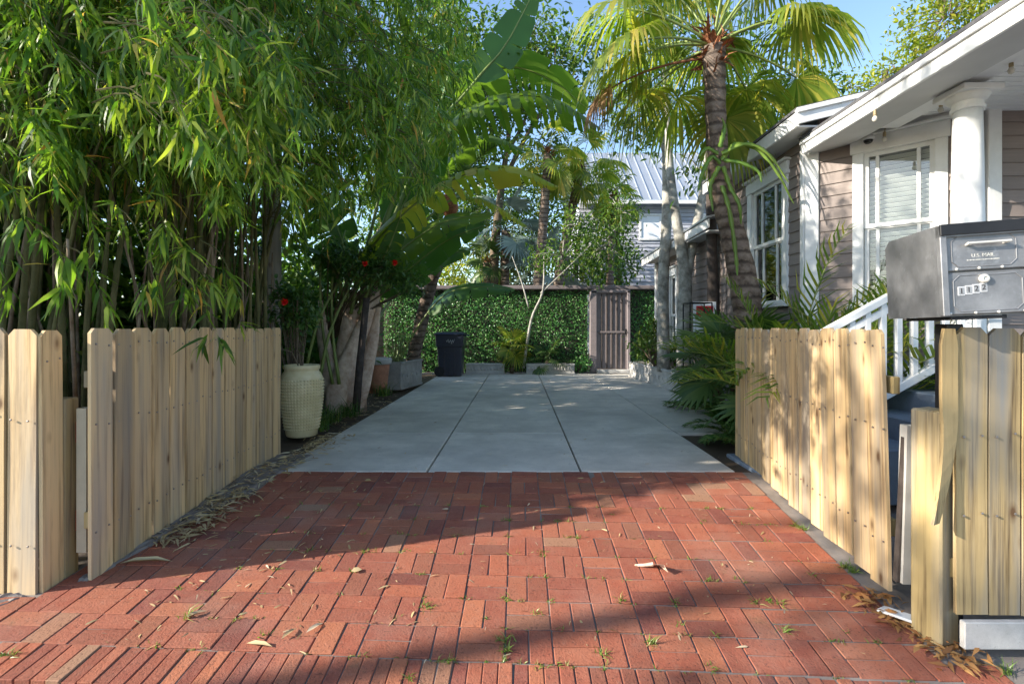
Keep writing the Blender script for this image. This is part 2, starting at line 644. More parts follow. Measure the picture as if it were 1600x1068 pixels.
# ------------------------------------------------------------------ materials
class NT:
    def __init__(s, name):
        s.m = bpy.data.materials.new(name)
        s.m.use_nodes = True
        s.n, s.l = s.m.node_tree.nodes, s.m.node_tree.links
        s.b = s.n['Principled BSDF']
        s.out = s.n['Material Output']

    def node(s, t, **kw):
        n = s.n.new(t)
        for k, v in kw.items(): setattr(n, k, v)
        return n

    def val(s, sock, v):
        if isinstance(v, bpy.types.NodeSocket): s.l.new(v, sock)
        else: sock.default_value = v

    def coords(s, scale=(1, 1, 1), kind='Object', shift=True):
        tc = s.node('ShaderNodeTexCoord')
        mp = s.node('ShaderNodeMapping')
        mp.inputs['Scale'].default_value = scale
        if shift:
            oi = s.node('ShaderNodeObjectInfo')
            ad = s.node('ShaderNodeVectorMath', operation='MULTIPLY_ADD')
            ad.inputs[1].default_value = (31.7, 17.3, 23.1)
            cb = s.node('ShaderNodeCombineXYZ')
            for i in range(3): s.l.new(oi.outputs['Random'], cb.inputs[i])
            s.l.new(cb.outputs[0], ad.inputs[0])
            s.l.new(tc.outputs[kind], ad.inputs[2])
            s.l.new(ad.outputs[0], mp.inputs[0])
        else:
            s.l.new(tc.outputs[kind], mp.inputs[0])
        return mp.outputs[0]

    def noise(s, vec, scale=5, detail=4, rough=.55):
        n = s.node('ShaderNodeTexNoise')
        n.inputs['Scale'].default_value = scale
        n.inputs['Detail'].default_value = detail
        n.inputs['Roughness'].default_value = rough
        s.l.new(vec, n.inputs['Vector'])
        return n.outputs['Fac']

    def ramp(s, fac, stops, interp='LINEAR'):
        r = s.node('ShaderNodeValToRGB')
        cr = r.color_ramp; cr.interpolation = interp
        while len(cr.elements) < len(stops): cr.elements.new(0.5)
        for e, (p, c) in zip(cr.elements, stops):
            e.position = p
            e.color = (c, c, c, 1) if not hasattr(c, '__len__') else (*c, 1)
        s.val(r.inputs[0], fac)
        return r.outputs[0]

    def mix(s, fac, a, b, blend='MIX'):
        m = s.node('ShaderNodeMix', data_type='RGBA', blend_type=blend)
        s.val(m.inputs[0], fac)
        for sock, v in ((m.inputs[6], a), (m.inputs[7], b)):
            if isinstance(v, bpy.types.NodeSocket): s.l.new(v, sock)
            else: sock.default_value = (*v, 1) if hasattr(v, '__len__') else (v, v, v, 1)
        return m.outputs[2]

    def math(s, op, a, b=0.0):
        m = s.node('ShaderNodeMath', operation=op)
        s.val(m.inputs[0], a); s.val(m.inputs[1], b)
        return m.outputs[0]

    def rnd(s):
        """one random number for each object and each island of a joined mesh"""
        oi = s.node('ShaderNodeObjectInfo'); ge = s.node('ShaderNodeNewGeometry')
        return s.math('FRACT', s.math('ADD', oi.outputs['Random'], ge.outputs['Random Per Island']))

    def bump(s, h, strength=.3, dist=.01):
        b = s.node('ShaderNodeBump')
        b.inputs['Strength'].default_value = strength
        b.inputs['Distance'].default_value = dist
        s.l.new(h, b.inputs['Height'])
        s.l.new(b.outputs[0], s.b.inputs['Normal'])

    def fin(s, color=None, rough=.6, metal=0.0, spec=.5):
        if color is not None:
            s.val(s.b.inputs['Base Color'], color if isinstance(color, bpy.types.NodeSocket) else (*color, 1))
        s.val(s.b.inputs['Roughness'], rough)
        s.val(s.b.inputs['Metallic'], metal)
        s.b.inputs['Specular IOR Level'].default_value = spec
        return s.m


def plain(name, c, rough=.6, metal=0., var=.12, scale=8., bump=.0, spec=.5):
    t = NT(name)
    v = t.coords()
    n = t.noise(v, scale, 5, .6)
    f = t.ramp(n, [(.25, 1 - var), (.75, 1 + var)])
    col = t.mix(1.0, c, f, 'MULTIPLY')
    if bump: t.bump(n, bump, .005)
    return t.fin(col, rough, metal, spec)


def leafmat(name, stops, trans=.35, rough=.42, spec=.4, tint=(1.0, 1.12, .55)):
    t = NT(name)
    col = t.ramp(t.rnd(), stops)
    v = t.coords(shift=False)
    n = t.noise(v, 1.3, 2)
    col = t.mix(1.0, col, t.ramp(n, [(.3, .78), (.7, 1.2)]), 'MULTIPLY')
    t.fin(col, rough, 0, spec)
    tr = t.node('ShaderNodeBsdfTranslucent')
    t.l.new(t.mix(1.0, t.mix(1.0, col, tint, 'MULTIPLY'), 1.6, 'MULTIPLY'), tr.inputs[0])
    mx = t.node('ShaderNodeMixShader'); mx.inputs[0].default_value = trans
    t.l.new(t.b.outputs[0], mx.inputs[1]); t.l.new(tr.outputs[0], mx.inputs[2])
    t.l.new(mx.outputs[0], t.out.inputs[0])
    return t.m


def woodmat(name, light, dark, grey, greyamt=.5, axis=2):
    t = NT(name)
    sc = [38, 38, 38]; sc[axis] = 1.1
    v = t.coords(tuple(sc))
    g = t.noise(v, 1.0, 5, .65)
    sc2 = [9, 9, 9]; sc2[axis] = .7
    g2 = t.noise(t.coords(tuple(sc2)), 1.0, 3)
    col = t.ramp(g, [(.3, dark), (.5, light), (.72, [c * 1.12 for c in light])])
    col = t.mix(t.ramp(g2, [(.42, 0), (.68, greyamt)]), col, grey)
    # long water stains and darker blotches
    sc3 = [4.5, 4.5, 4.5]; sc3[axis] = .55
    st = t.noise(t.coords(tuple(sc3)), 1.0, 6, .7)
    col = t.mix(t.ramp(st, [(.55, 0), (.75, .55)]), col, [c * .45 for c in dark])
    # knots
    sc4 = [6.5, 6.5, 6.5]; sc4[axis] = 3.2
    vo = t.node('ShaderNodeTexVoronoi'); vo.inputs['Scale'].default_value = 1.0
    t.l.new(t.coords(tuple(sc4)), vo.inputs['Vector'])
    kn = t.ramp(vo.outputs['Distance'], [(.05, .85), (.10, .35), (.17, 0)])
    col = t.mix(kn, col, (.10, .045, .018))
    oi = t.node('ShaderNodeObjectInfo')
    col = t.mix(1.0, col, t.ramp(oi.outputs['Random'], [(0, .72), (.35, 1.0), (.7, .9), (1, 1.16)]), 'MULTIPLY')
    t.bump(g, .35, .003)
    return t.fin(col, .72, 0, .25)


M = {}
M['fence'] = woodmat('fence_pine', (.60, .42, .215), (.21, .125, .055), (.30, .265, .215), .8)
M['fence_old'] = woodmat('weathered_pine', (.40, .29, .14), (.10, .065, .035), (.24, .235, .22), 1.0)
M['post'] = woodmat('post_timber', (.42, .31, .14), (.13, .08, .035), (.28, .26, .22), .85)


def brickmat():
    t = NT('red_brick')
    r = t.rnd()
    col = t.ramp(r, [(0, (.29, .080, .052)), (.25, (.36, .105, .058)), (.45, (.25, .070, .052)), (.65, (.40, .135, .072)), (.86, (.33, .095, .058)), (.955, (.36, .12, .07)), (.985, (.40, .19, .11)), (1, (.36, .19, .115))])
    v = t.coords(kind='Generated', shift=False)
    tc = t.node('ShaderNodeTexCoord'); ge = t.node('ShaderNodeNewGeometry')
    pos = ge.outputs['Position']
    n = t.noise(pos, 14, 6, .65)
    col = t.mix(t.ramp(n, [(.38, 0), (.78, .40)]), col, (.40, .17, .11))
    pit = t.noise(pos, 95, 4, .65)
    col = t.mix(t.ramp(pit, [(.30, .85), (.44, 0)]), col, (.085, .032, .024))
    dust = t.noise(pos, 38, 5, .7)
    col = t.mix(t.ramp(dust, [(.54, 0), (.74, .40)]), col, (.40, .20, .14))
    big = t.noise(pos, 1.1, 4, .6)
    col = t.mix(t.ramp(big, [(.52, 0), (.75, .28)]), col, (.44, .34, .29))
    r3 = t.math('FRACT', t.math('MULTIPLY', r, 7.31))
    col = t.mix(1.0, col, t.ramp(r3, [(0, (.62, .68, .72)), (.3, (.80, .86, .87)), (.6, (.86, .90, .88)), (1, (.93, .96, .92))]), 'MULTIPLY')
    moss = t.noise(pos, 5.0, 5, .7)
    col = t.mix(t.ramp(moss, [(.62, 0), (.75, .35)]), col, (.16, .12, .06))
    h = t.math('ADD', t.math('MULTIPLY', n, .6), pit)
    t.bump(h, .75, .005)
    return t.fin(col, .82, 0, .25)


M['brick'] = brickmat()


def concretemat(name, c, stain=.5, scale=1.0):
    t = NT(name)
    ge = t.node('ShaderNodeNewGeometry'); pos = ge.outputs['Position']
    n = t.noise(pos, 2.2 * scale, 6, .65)
    f = t.noise(pos, 120 * scale, 3, .6)
    s = t.noise(pos, .8 * scale, 5, .6)
    col = t.mix(t.ramp(n, [(.3, 0), (.7, 1)]), [x * .74 for x in c], [x * 1.12 for x in c])
    col = t.mix(t.ramp(s, [(.47, 0), (.68, stain)]), col, [x * .58 for x in c])
    sp = t.noise(pos, 17 * scale, 4, .7)
    col = t.mix(t.ramp(sp, [(.62, 0), (.72, .6)]), col, [x * .38 for x in c])
    mid = t.noise(pos, 5.5 * scale, 6, .75)
    col = t.mix(t.ramp(mid, [(.5, 0), (.7, .35)]), col, [x * .62 for x in c])
    col = t.mix(t.ramp(f, [(.3, .35), (.5, 0)]), col, [x * .55 for x in c])
    oi = t.node('ShaderNodeObjectInfo')
    col = t.mix(1.0, col, t.ramp(oi.outputs['Random'], [(0, .92), (1, 1.08)]), 'MULTIPLY')
    t.bump(f, .3, .003)
    return t.fin(col, .8, 0, .25)


M['concrete'] = concretemat('driveway_concrete', (.62, .57, .495), .7)
M['sidewalk'] = concretemat('sidewalk_concrete', (.42, .40, .37))
M['stone'] = concretemat('cast_stone', (.55, .53, .50), .6, 3)
M['stone_grey'] = concretemat('grey_cast_stone', (.36, .345, .32), .7, 3)
M['soil'] = concretemat('garden_soil', (.085, .06, .04), .6, 2.5)
M['mortar'] = concretemat('joint_sand', (.24, .205, .18), .85, 4)
M['step'] = concretemat('step_paint', (.20, .24, .29), .3, 2)


def sidingmat(name, c):
    t = NT(name)
    v = t.coords((1, 1, 1))
    n = t.noise(v, 3.0, 6, .65)
    g = t.noise(t.coords((3, 3, 60)), 1.0, 4)
    col = t.mix(t.ramp(n, [(.3, 0), (.75, .7)]), c, [x * .7 for x in c])
    col = t.mix(t.ramp(g, [(.5, 0), (.75, .25)]), col, [min(1, x * 1.5) for x in c])
    oi = t.node('ShaderNodeObjectInfo')
    col = t.mix(1.0, col, t.ramp(oi.outputs['Random'], [(0, .88), (1, 1.1)]), 'MULTIPLY')
    t.bump(g, .15, .002)
    return t.fin(col, .6, 0, .3)


M['siding'] = sidingmat('mauve_siding', (.245, .20, .178))
M['siding_far'] = sidingmat('lilac_siding', (.40, .41, .46))
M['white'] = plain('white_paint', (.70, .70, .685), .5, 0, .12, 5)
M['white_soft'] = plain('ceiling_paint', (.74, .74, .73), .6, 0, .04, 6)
M['soffit'] = plain('soffit_shade_grey', (.50, .50, .49), .6, 0, .06, 4)  # white paint greyed: the shade under the eaves is in its colour
M['shingle'] = plain('roof_shingle', (.085, .085, .09), .9, 0, .35, 30, .4)
M['metal_roof'] = plain('metal_roof', (.50, .53, .56), .38, .6, .06, 2)
M['galv'] = plain('galvanized_tube', (.62, .60, .55), .35, .35, .12, 9)
M['tube_paint'] = plain('beige_tube', (.50, .44, .32), .5, .1, .15, 9)
M['tile'] = plain('tile_edge', (.55, .56, .58), .5, 0, .15, 60)
M['tile_grey'] = plain('tile_grey', (.26, .27, .28), .5, .2, .25, 60)
M['rust'] = plain('rusty_hinge', (.33, .07, .03), .7, .2, .3, 40)
M['dark_metal'] = plain('black_iron', (.018, .018, .02), .45, .3, .2, 20)
M['nail'] = plain('nail_head', (.30, .27, .25), .4, .8, .2, 30)
M['blind'] = plain('blind_slat', (.80, .80, .76), .5, 0, .05, 3)
M['gate_wood'] = sidingmat('mauve_gate', (.22, .185, .185))
M['terracotta'] = plain('terracotta', (.42, .19, .11), .75, 0, .35, 7, .2)
M['bin'] = plain('navy_plastic', (.022, .026, .046), .38, 0, .15, 5)
M['bin_mark'] = plain('white_print', (.75, .75, .78), .6, 0, .1, 20)
M['rubber'] = plain('black_rubber', (.012, .012, .013), .7)
M['bark_dark'] = plain('dark_bark', (.055, .042, .035), .9, 0, .5, 14, .6)
M['sign_red'] = plain('sign_red', (.55, .02, .02), .45, 0, .05)
M['sign_white'] = plain('sign_white', (.75, .78, .82), .45, 0, .05)
M['ink'] = plain('black_print', (.02, .015, .015), .5)
M['flower'] = plain('red_petal', (.72, .015, .01), .5, 0, .2, 30)
M['brass'] = plain('aged_brass', (.38, .30, .17), .4, .7, .2, 30)
M['camera_black'] = plain('lens_black', (.01, .01, .012), .12)
M['pole'] = woodmat('pole_timber', (.27, .25, .21), (.15, .13, .11), (.30, .29, .27), .6)
M['tag_teal'] = plain('tag_teal', (.012, .07, .075), .4)
M['glass_bulb'] = plain('bulb_glass', (.55, .52, .45), .08, 0, .05)


def glassmat():
    t = NT('window_glass')
    t.fin((.02, .03, .03), .04, 0, .6)
    tr = t.node('ShaderNodeBsdfTransparent'); tr.inputs[0].default_value = (.93, .95, .94, 1)
    fr = t.node('ShaderNodeFresnel'); fr.inputs[0].default_value = 1.5
    gl = t.node('ShaderNodeBsdfGlossy'); gl.inputs['Roughness'].default_value = .03
    mx = t.node('ShaderNodeMixShader')
    t.l.new(t.math('ADD', fr.outputs[0], .02), mx.inputs[0])
    t.l.new(tr.outputs[0], mx.inputs[1]); t.l.new(gl.outputs[0], mx.inputs[2])
    t.l.new(mx.outputs[0], t.out.inputs[0])
    return t.m


M['glass'] = glassmat()


def mailmat():
    t = NT('brushed_black_steel')
    v = t.coords((1, 1, 1))
    n = t.noise(v, 5, 6, .7)
    w = t.noise(v, 22, 5, .7)
    col = t.mix(t.ramp(n, [(.35, 0), (.7, 1)]), (.17, .17, .178), (.30, .305, .315))
    col = t.mix(t.ramp(w, [(.58, 0), (.75, .5)]), col, (.40, .41, .42))
    return t.fin(col, t.ramp(n, [(.3, .32), (.7, .55)]), .55, .5)


M['mail'] = mailmat()


def potmat():
    t = NT('cream_glaze')
    v = t.coords(shift=False)
    n = t.noise(v, 9, 5)
    col = t.mix(t.ramp(n, [(.3, 0), (.7, 1)]), (.54, .45, .24), (.68, .59, .36))
    return t.fin(col, .3, 0, .5)


M['pot'] = potmat()


def barkmat(name, a, b, ring=0.0, scale=9):
    t = NT(name)
    ge = t.node('ShaderNodeNewGeometry'); pos = ge.outputs['Position']
    n = t.noise(pos, scale, 6, .7)
    col = t.mix(t.ramp(n, [(.35, 0), (.65, 1)]), a, b)
    h = n
    if ring:
        sx = t.node('ShaderNodeSeparateXYZ'); t.l.new(pos, sx.inputs[0])
        wv = t.math('SINE', t.math('ADD', t.math('MULTIPLY', sx.outputs[2], ring), t.math('MULTIPLY', n, 5.0)))
        wv = t.math('ADD', t.math('MULTIPLY', wv, .5), .5)
        col = t.mix(t.ramp(wv, [(.0, .75), (.35, 0)]), col, [x * .35 for x in a])
        h = t.math('ADD', n, t.math('MULTIPLY', wv, .6))
    t.bump(h, .7, .02)
    return t.fin(col, .88, 0, .2)


M['palm_bark'] = barkmat('palm_bark', (.10, .068, .05), (.24, .185, .145), 48)
M['grey_bark'] = barkmat('grey_bark', (.16, .15, .125), (.48, .46, .41), 0, 6)
M['brown_bark'] = barkmat('brown_bark', (.10, .075, .05), (.22, .17, .12), 0, 10)
M['fibre'] = barkmat('palm_fibre', (.13, .05, .025), (.36, .15, .07), 0, 25)
M['culm'] = barkmat('bamboo_culm', (.055, .065, .022), (.16, .14, .065), 0, 3)
M['climber'] = leafmat('climber_stem', [(0, (.12, .22, .035)), (1, (.19, .28, .045))], .25, .35)
M['dead_culm'] = barkmat('dead_culm', (.12, .075, .045), (.30, .23, .16), 0, 5)
M['petiole'] = plain('green_petiole', (.17, .22, .055), .5, 0, .3, 4)
M['sheath'] = barkmat('leaf_sheath', (.42, .28, .20), (.74, .60, .48), 0, 6)

M['bamboo_leaf'] = leafmat('bamboo_leaf', [(0, (.045, .11, .016)), (.25, (.085, .175, .02)), (.55, (.15, .25, .026)), (.84, (.245, .335, .038)), (.955, (.36, .40, .065)), (.98, (.50, .36, .08)), (1, (.45, .20, .05))], .48)
M['banana_leaf'] = leafmat('banana_leaf', [(0, (.08, .15, .022)), (.5, (.135, .205, .026)), (1, (.10, .175, .022))], .45, .35)
M['banana_yellow'] = leafmat('yellowing_leaf', [(0, (.30, .33, .03)), (.6, (.25, .31, .03)), (1, (.42, .34, .05))], .4, .4)
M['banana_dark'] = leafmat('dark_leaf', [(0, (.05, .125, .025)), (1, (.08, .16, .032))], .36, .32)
M['fan_leaf'] = leafmat('fan_leaf', [(0, (.13, .19, .03)), (.5, (.22, .27, .04)), (.82, (.33, .33, .055)), (1, (.50, .40, .09))], .45, .4)
M['fan_dark'] = leafmat('fan_dark', [(0, (.045, .095, .03)), (.6, (.075, .13, .035)), (1, (.12, .17, .05))], .3, .4)
M['fan_silver'] = leafmat('fan_silver', [(0, (.16, .23, .22)), (1, (.27, .34, .32))], .2, .5, .4, (1, 1, .9))
M['fan_dead'] = leafmat('dead_frond', [(0, (.22, .12, .06)), (.6, (.32, .19, .10)), (1, (.18, .09, .05))], .2, .8, .4, (1, .9, .7))
M['areca_leaf'] = leafmat('areca_leaf', [(0, (.08, .15, .022)), (.6, (.14, .21, .03)), (.85, (.30, .30, .05)), (1, (.42, .34, .06))], .38, .38)
M['cycad_leaf'] = leafmat('cycad_leaf', [(0, (.035, .09, .02)), (.6, (.06, .13, .03)), (1, (.12, .19, .04))], .28, .35)
M['tree_leaf'] = leafmat('tree_leaf', [(0, (.04, .09, .018)), (.5, (.07, .14, .022)), (.9, (.13, .20, .03)), (1, (.22, .24, .04))], .4)
M['tree_light'] = leafmat('light_leaf', [(0, (.12, .18, .02)), (.5, (.21, .25, .03)), (1, (.34, .32, .04))], .48)
M['hedge_leaf'] = leafmat('hedge_leaf', [(0, (.04, .14, .04)), (.6, (.08, .23, .06)), (.9, (.14, .31, .08)), (1, (.32, .42, .2))], .2, .4)
M['grass'] = leafmat('grass_blade', [(0, (.04, .10, .02)), (.7, (.09, .17, .03)), (1, (.26, .30, .08))], .3)
M['weed'] = leafmat('weed_blade', [(0, (.10, .19, .03)), (.7, (.17, .25, .04)), (1, (.34, .30, .12))], .3)
M['litter'] = leafmat('dry_litter', [(0, (.40, .29, .13)), (.4, (.56, .45, .25)), (.7, (.26, .16, .08)), (1, (.62, .54, .38))], .15, .8, .2, (1, .9, .7))
M['litter_red'] = leafmat('rusty_litter', [(0, (.36, .15, .05)), (.5, (.45, .26, .10)), (1, (.22, .10, .04))], .15, .8, .2, (1, .9, .7))

# ------------------------------------------------------------------ ground, apron, driveway
g = MB()
xs = [-300, -40, -8, -4, -2.5, 0, 2.5, 4, 8, 40, 300]
ys = [-300, -20, 0, 1.0, 1.9, 2.6, 3.3, 4.19, 6, 14, 60, 900]
vs = []
for y in ys:
    for x in xs:
        xc = max(-2.6, min(2.6, x))
        vs.append((x, y, apron(xc, max(1.9, y)) - .055))
nx = len(xs)
g.add(vs, [(j * nx + i, j * nx + i + 1, (j + 1) * nx + i + 1, (j + 1) * nx + i) for j in range(len(ys) - 1) for i in range(nx - 1)])
tag(g.build('ground', M['soil'], smooth=True), kind='structure')

# brick apron
paving = thing('brick_paving', (0, 3.1, -.1), None, None)
paving['kind'] = 'structure'
bed = MB()
bx = np.linspace(-2.75, 2.6, 28); by = np.linspace(1.95, 4.185, 14)


def skew(x, y):
    return y - .03 * x * (4.19 - y) / 2.04


bed.add([(x, skew(x, y), apron(x, skew(x, y)) - .006) for y in by for x in bx], [(j * 28 + i, j * 28 + i + 1, (j + 1) * 28 + i + 1, (j + 1) * 28 + i) for j in range(13) for i in range(27)])
bed.build('joint_sand', M['mortar'], paving, smooth=True)


def brick_mesh(sx, sy, seed):
    r = random.Random(seed)
    m = MB(); m.cbox((0, 0, -.03), (sx, sy, .06), .0028)
    V = []
    for v in m.V:
        V.append((v[0] + r.uniform(-.0015, .0015), v[1] + r.uniform(-.0015, .0015), v[2] + r.uniform(-.0008, .0008)))
    m.V = V
    return m


PB = .2045
bv = [brick_mesh(PB - .0055 - .002 * (k % 2), PB / 2 - .0050 - .0015 * (k // 2), k) for k in range(4)]
sv = [brick_mesh(PB - .004, .0580 - .0008 * k, 10 + k) for k in range(3)]
bme = [b.mesh('brick') for b in bv]; sme = [b.mesh('edge_brick') for b in sv]
for me in bme + sme: me.materials.append(M['brick'])


def left_lim(y): return -1.88 - .22 * max(0, 4.19 - y) - (max(0, 2.6 - y) * .7)
def right_lim(y): return 1.74 + .02 * (4.19 - y) + max(0, 2.35 - y) * 1.2


bricks = []
for j in range(10):
    for i in range(-14, 13):
        cx = -.057 + PB * (i + .5)
        cy = 4.185 - PB * (j + .5) * .996
        if (i + j) % 2 == 0: sub = [(0, -PB / 4, 0), (0, PB / 4, 0)]
        else: sub = [(-PB / 4, 0, 90), (PB / 4, 0, 90)]
        for dx, dy, a in sub:
            x, y = cx + dx, cy + dy
            if left_lim(y) < x < right_lim(y) + .04:
                bricks.append((x, skew(x, y), a, 'b'))
for k in range(-48, 45):
    x = .0615 * k + .01
    y = 4.185 - PB * 10 * .996 - PB / 2 - .004
    bricks.append((x, skew(x, y), 90, 's'))
bricks.sort(key=lambda b: math.hypot(b[0], b[1]) - (2 if b[3] == 's' and abs(b[0]) < 2.1 else 0))
inview = [b for b in bricks if abs(b[0]) < b[1] * 1.0 + .05]
far_b = MB()
for q, (x, y, a, t) in enumerate(sorted(inview, key=lambda b: b[1])):
    z = apron(x, y) + random.gauss(0, .0016)
    sl = .111 + .0105 * x
    tz = Vector((-.0105 * -(4.19 - y), -sl, 1)).normalized()
    rot = Vector((0, 0, 1)).rotation_difference(tz).to_matrix().to_4x4()
    T = Matrix.Translation((x, y, z)) @ rot @ Matrix.Rotation(R(a + random.gauss(0, .7)), 4, 'Z') @ Matrix.Rotation(random.gauss(0, .008), 4, 'X') @ Matrix.Rotation(random.gauss(0, .008), 4, 'Y')
    if q < 300:
        link('brick', random.choice(bme if t == 'b' else sme), None, paving, T)
    else:
        src = random.choice(bv if t == 'b' else sv)
        far_b.add([T @ Vector(v) for v in src.V], src.F)
o = far_b.build('brick_field', M['brick'], paving); o['kind'] = 'stuff'

# grey concrete rubble strip beside the bricks, and the kerb stone at the street
sw = MB()
sw.cbox((0, 1.0, -.335), (30, 1.70, .2), .01)
Tm = Matrix.Translation((0, 0, 0))
o = sw.build('sidewalk', M['sidewalk']); tag(o, kind='structure')

def rubble(name, x0, x1, y0, y1, nxx, nyy, base, amp, mat):
    m = MB(); vs = []
    for j in range(nyy):
        for i in range(nxx):
            y = y0 + (y1 - y0) * j / (nyy - 1)
            a, b = x0(y), x1(y)
            x = a + (b - a) * i / (nxx - 1)
            edge = 0 if 0 < i < nxx - 1 and 0 < j < nyy - 1 else -.03
            vs.append((x + random.uniform(-.008, .008), y + random.uniform(-.008, .008), apron(max(-2.6, x), y) + base + edge + random.uniform(0, amp)))
    m.add(vs, [(j * nxx + i, j * nxx + i + 1, (j + 1) * nxx + i + 1, (j + 1) * nxx + i) for j in range(nyy - 1) for i in range(nxx - 1)])
    tag(m.build(name, mat), kind='structure')


rubble('rubble_patch', lambda y: -3.1, lambda y: -2.30 - (2.62 - y) * .5, 2.22, 2.64, 44, 24, -.012, .022, M['mortar'])
rubble('mortar_strip', lambda y: -2.22, lambda y: left_lim(y) + .04, 2.62, 4.75, 9, 60, .004, .012, M['mortar'])
# concrete driveway of sawn slabs
drive = thing('concrete_driveway', (0, 8.5, 0), None, None); drive['kind'] = 'structure'
gx = [-1.96, -.73, .50, 1.74, 2.95]
gy = [4.19, 5.73, 7.25, 8.62, 10.05, 11.6, 13.2]
db = MB(); db.box((.5, 8.7, -.06), (4.88, 8.96, .06)); db.build('joint_base', M['soil'], drive)
for i in range(4):
    for j in range(6):
        if i == 3 and j < 1: continue
        x0, x1, y0, y1 = gx[i] + .0075, gx[i + 1] - .0075, gy[j] + .004, gy[j + 1] - .004
        m = MB(); m.cbox((0, 0, -.05), (x1 - x0, y1 - y0, .10), .006)
        m.build('slab', M['concrete'], drive, Matrix.Translation(((x0 + x1) / 2, (y0 + y1) / 2, random.uniform(-.001, .001))))


# ------------------------------------------------------------------ fences and gates
def picket(w, z0, z1, th=.018, ear=.028, seed=0, warp=0.0, rz=0.0):
    """dog-eared board, local x across, y thickness, z up from the ground line"""
    r = random.Random(seed)
    m = MB()
    e = ear * r.uniform(.8, 1.15)
    n = 6
    zs = [z0 + (z1 - e - z0) * k / (n - 1) for k in range(n)]
    cup = r.uniform(-.004, .004)
    rows = [(z, w / 2) for z in zs] + [(z1, w / 2 - e * .95)]
    vs, fs = [], []
    for z, hw in rows:
        t = (z - z0) / (z1 - z0)
        bx_ = warp * math.sin(t * 3.1) + r.uniform(-.0012, .0012)
        by_ = cup * math.sin(t * 3.1)
        for sx in (-1, 1):
            for sy in (-1, 1):
                vs.append((sx * (hw - .001) + bx_, sy * th / 2 + by_, z))
    for k in range(len(rows) - 1):
        a, b = k * 4, (k + 1) * 4
        fs += [(a, a + 2, b + 2, b), (a + 3, a + 1, b + 1, b + 3), (a + 1, a, b, b + 1), (a + 2, a + 3, b + 3, b + 2)]
    fs += [(1, 3, 2, 0), ((len(rows) - 1) * 4 + 0, (len(rows) - 1) * 4 + 2, (len(rows) - 1) * 4 + 3, (len(rows) - 1) * 4 + 1)]
    m.add(vs, fs)
    return m


def board_run(parent, p0, p1, n, zb0, zb1, zt, mat, out, seed=0, gap=.009, nails=(.18, .62, .95), lean=0.0, name='picket'):
    """n boards from p0 to p1 (x,y), bottoms zb0->zb1, tops zt; `out` is the side the face looks to"""
    p0, p1 = Vector((p0[0], p0[1], 0)), Vector((p1[0], p1[1], 0))
    d = (p1 - p0); L = d.length; d.normalize()
    w = L / n
    ang = math.atan2(d.y, d.x)
    nm = Vector((-d.y, d.x, 0)) * out
    nb = MB()
    for k in range(n):
        r = random.Random(seed * 100 + k)
        c = p0 + d * w * (k + .5)
        t = (k + .5) / n
        zb = zb0 + (zb1 - zb0) * t + r.uniform(-.012, .012)
        top = zt + r.uniform(-.008, .006)
        m = picket(w - gap, zb, top, .018, .030, seed * 100 + k)
        T = Matrix.Translation(c + nm * r.uniform(-.004, .004)) @ Matrix.Rotation(ang, 4, 'Z') @ Matrix.Rotation(r.gauss(0, .005) + lean * (1 - t), 4, 'Y')
        m.build(name, mat, parent, T)
        for f in nails:
            for s in (-.28, .28):
                q = c + nm * .0145 + d * w * s
                nb.lathe([(.0052, -.003), (.0052, .001), (.003, .002)], (0, 0, 0), 7, Matrix.Translation((q.x, q.y, zb0 + (zb1 - zb0) * t + f * (top - zb) * .98 + r.uniform(-.012, .012))) @ nm.to_track_quat('Z', 'Y').to_matrix().to_4x4())
    o = nb.build('nail_heads', M['nail'], parent); o['kind'] = 'stuff'


def beam(name, parent, p0, p1, w, h, mat, ch=.004):
    p0, p1 = Vector(p0), Vector(p1)
    d = p1 - p0
    m = MB(); m.cbox((0, 0, 0), (d.length, w, h), ch)
    T = Matrix.Translation((p0 + p1) / 2) @ d.to_track_quat('X', 'Z').to_matrix().to_4x4()
    return m.build(name, mat, parent, T)


def hinge(parent, loc, rz=0):
    m = MB()
    m.cbox((0, 0, 0), (.05, .012, .11), .003); m.tube([(0.03, 0, -.06), (0.03, 0, .06)], .011, 8)
    m.cbox((.06, 0, 0), (.05, .012, .06), .003)
    m.build('hinge', M['rust'], parent, Matrix.Translation(loc) @ Matrix.Rotation(rz, 4, 'Z'))


def hollow_tube(name, parent, c, w, z0, z1, mat, tilt=0.0):
    m = MB(); t = .004; hw = w / 2
    vs, fs = [], []
    for z in (z0, z1):
        for s in (hw, hw - t):
            vs += [(-s, -s, z), (s, -s, z), (s, s, z), (-s, s, z)]
    for k in range(4):
        k2 = (k + 1) % 4
        fs += [(k, k2, 8 + k2, 8 + k), (4 + k2, 4 + k, 12 + k, 12 + k2), (k2, k, 4 + k, 4 + k2), (8 + k, 8 + k2, 12 + k2, 12 + k)]
    m.add(vs, fs)
    return m.build(name, mat, parent, Matrix.Translation((c[0], c[1], 0)) @ Matrix.Rotation(tilt, 4, 'Y'))


# left gate: swung open, stands along the left side of the apron
gl = thing('driveway_gate', (-2.17, 2.66, -.15), 'open timber gate leaf in shade beside the cream pot', 'gate', 'driveway gates')
board_run(gl, (-2.172, 2.65), (-2.165, 4.76), 14, -.13, .02, 1.143, M['fence'], -1, 1)
beam('rail', gl, (-2.205, 2.68, .88), (-2.20, 4.74, .88), .035, .085, M['post'])
beam('rail', gl, (-2.205, 2.68, .16), (-2.20, 4.74, .16), .035, .085, M['post'])
hollow_tube('frame_tube', gl, (-2.245, 2.72), .05, -.01, .73, M['tube_paint'])
hinge(gl, (-2.285, 2.74, .60)); hinge(gl, (-2.285, 2.74, .14))

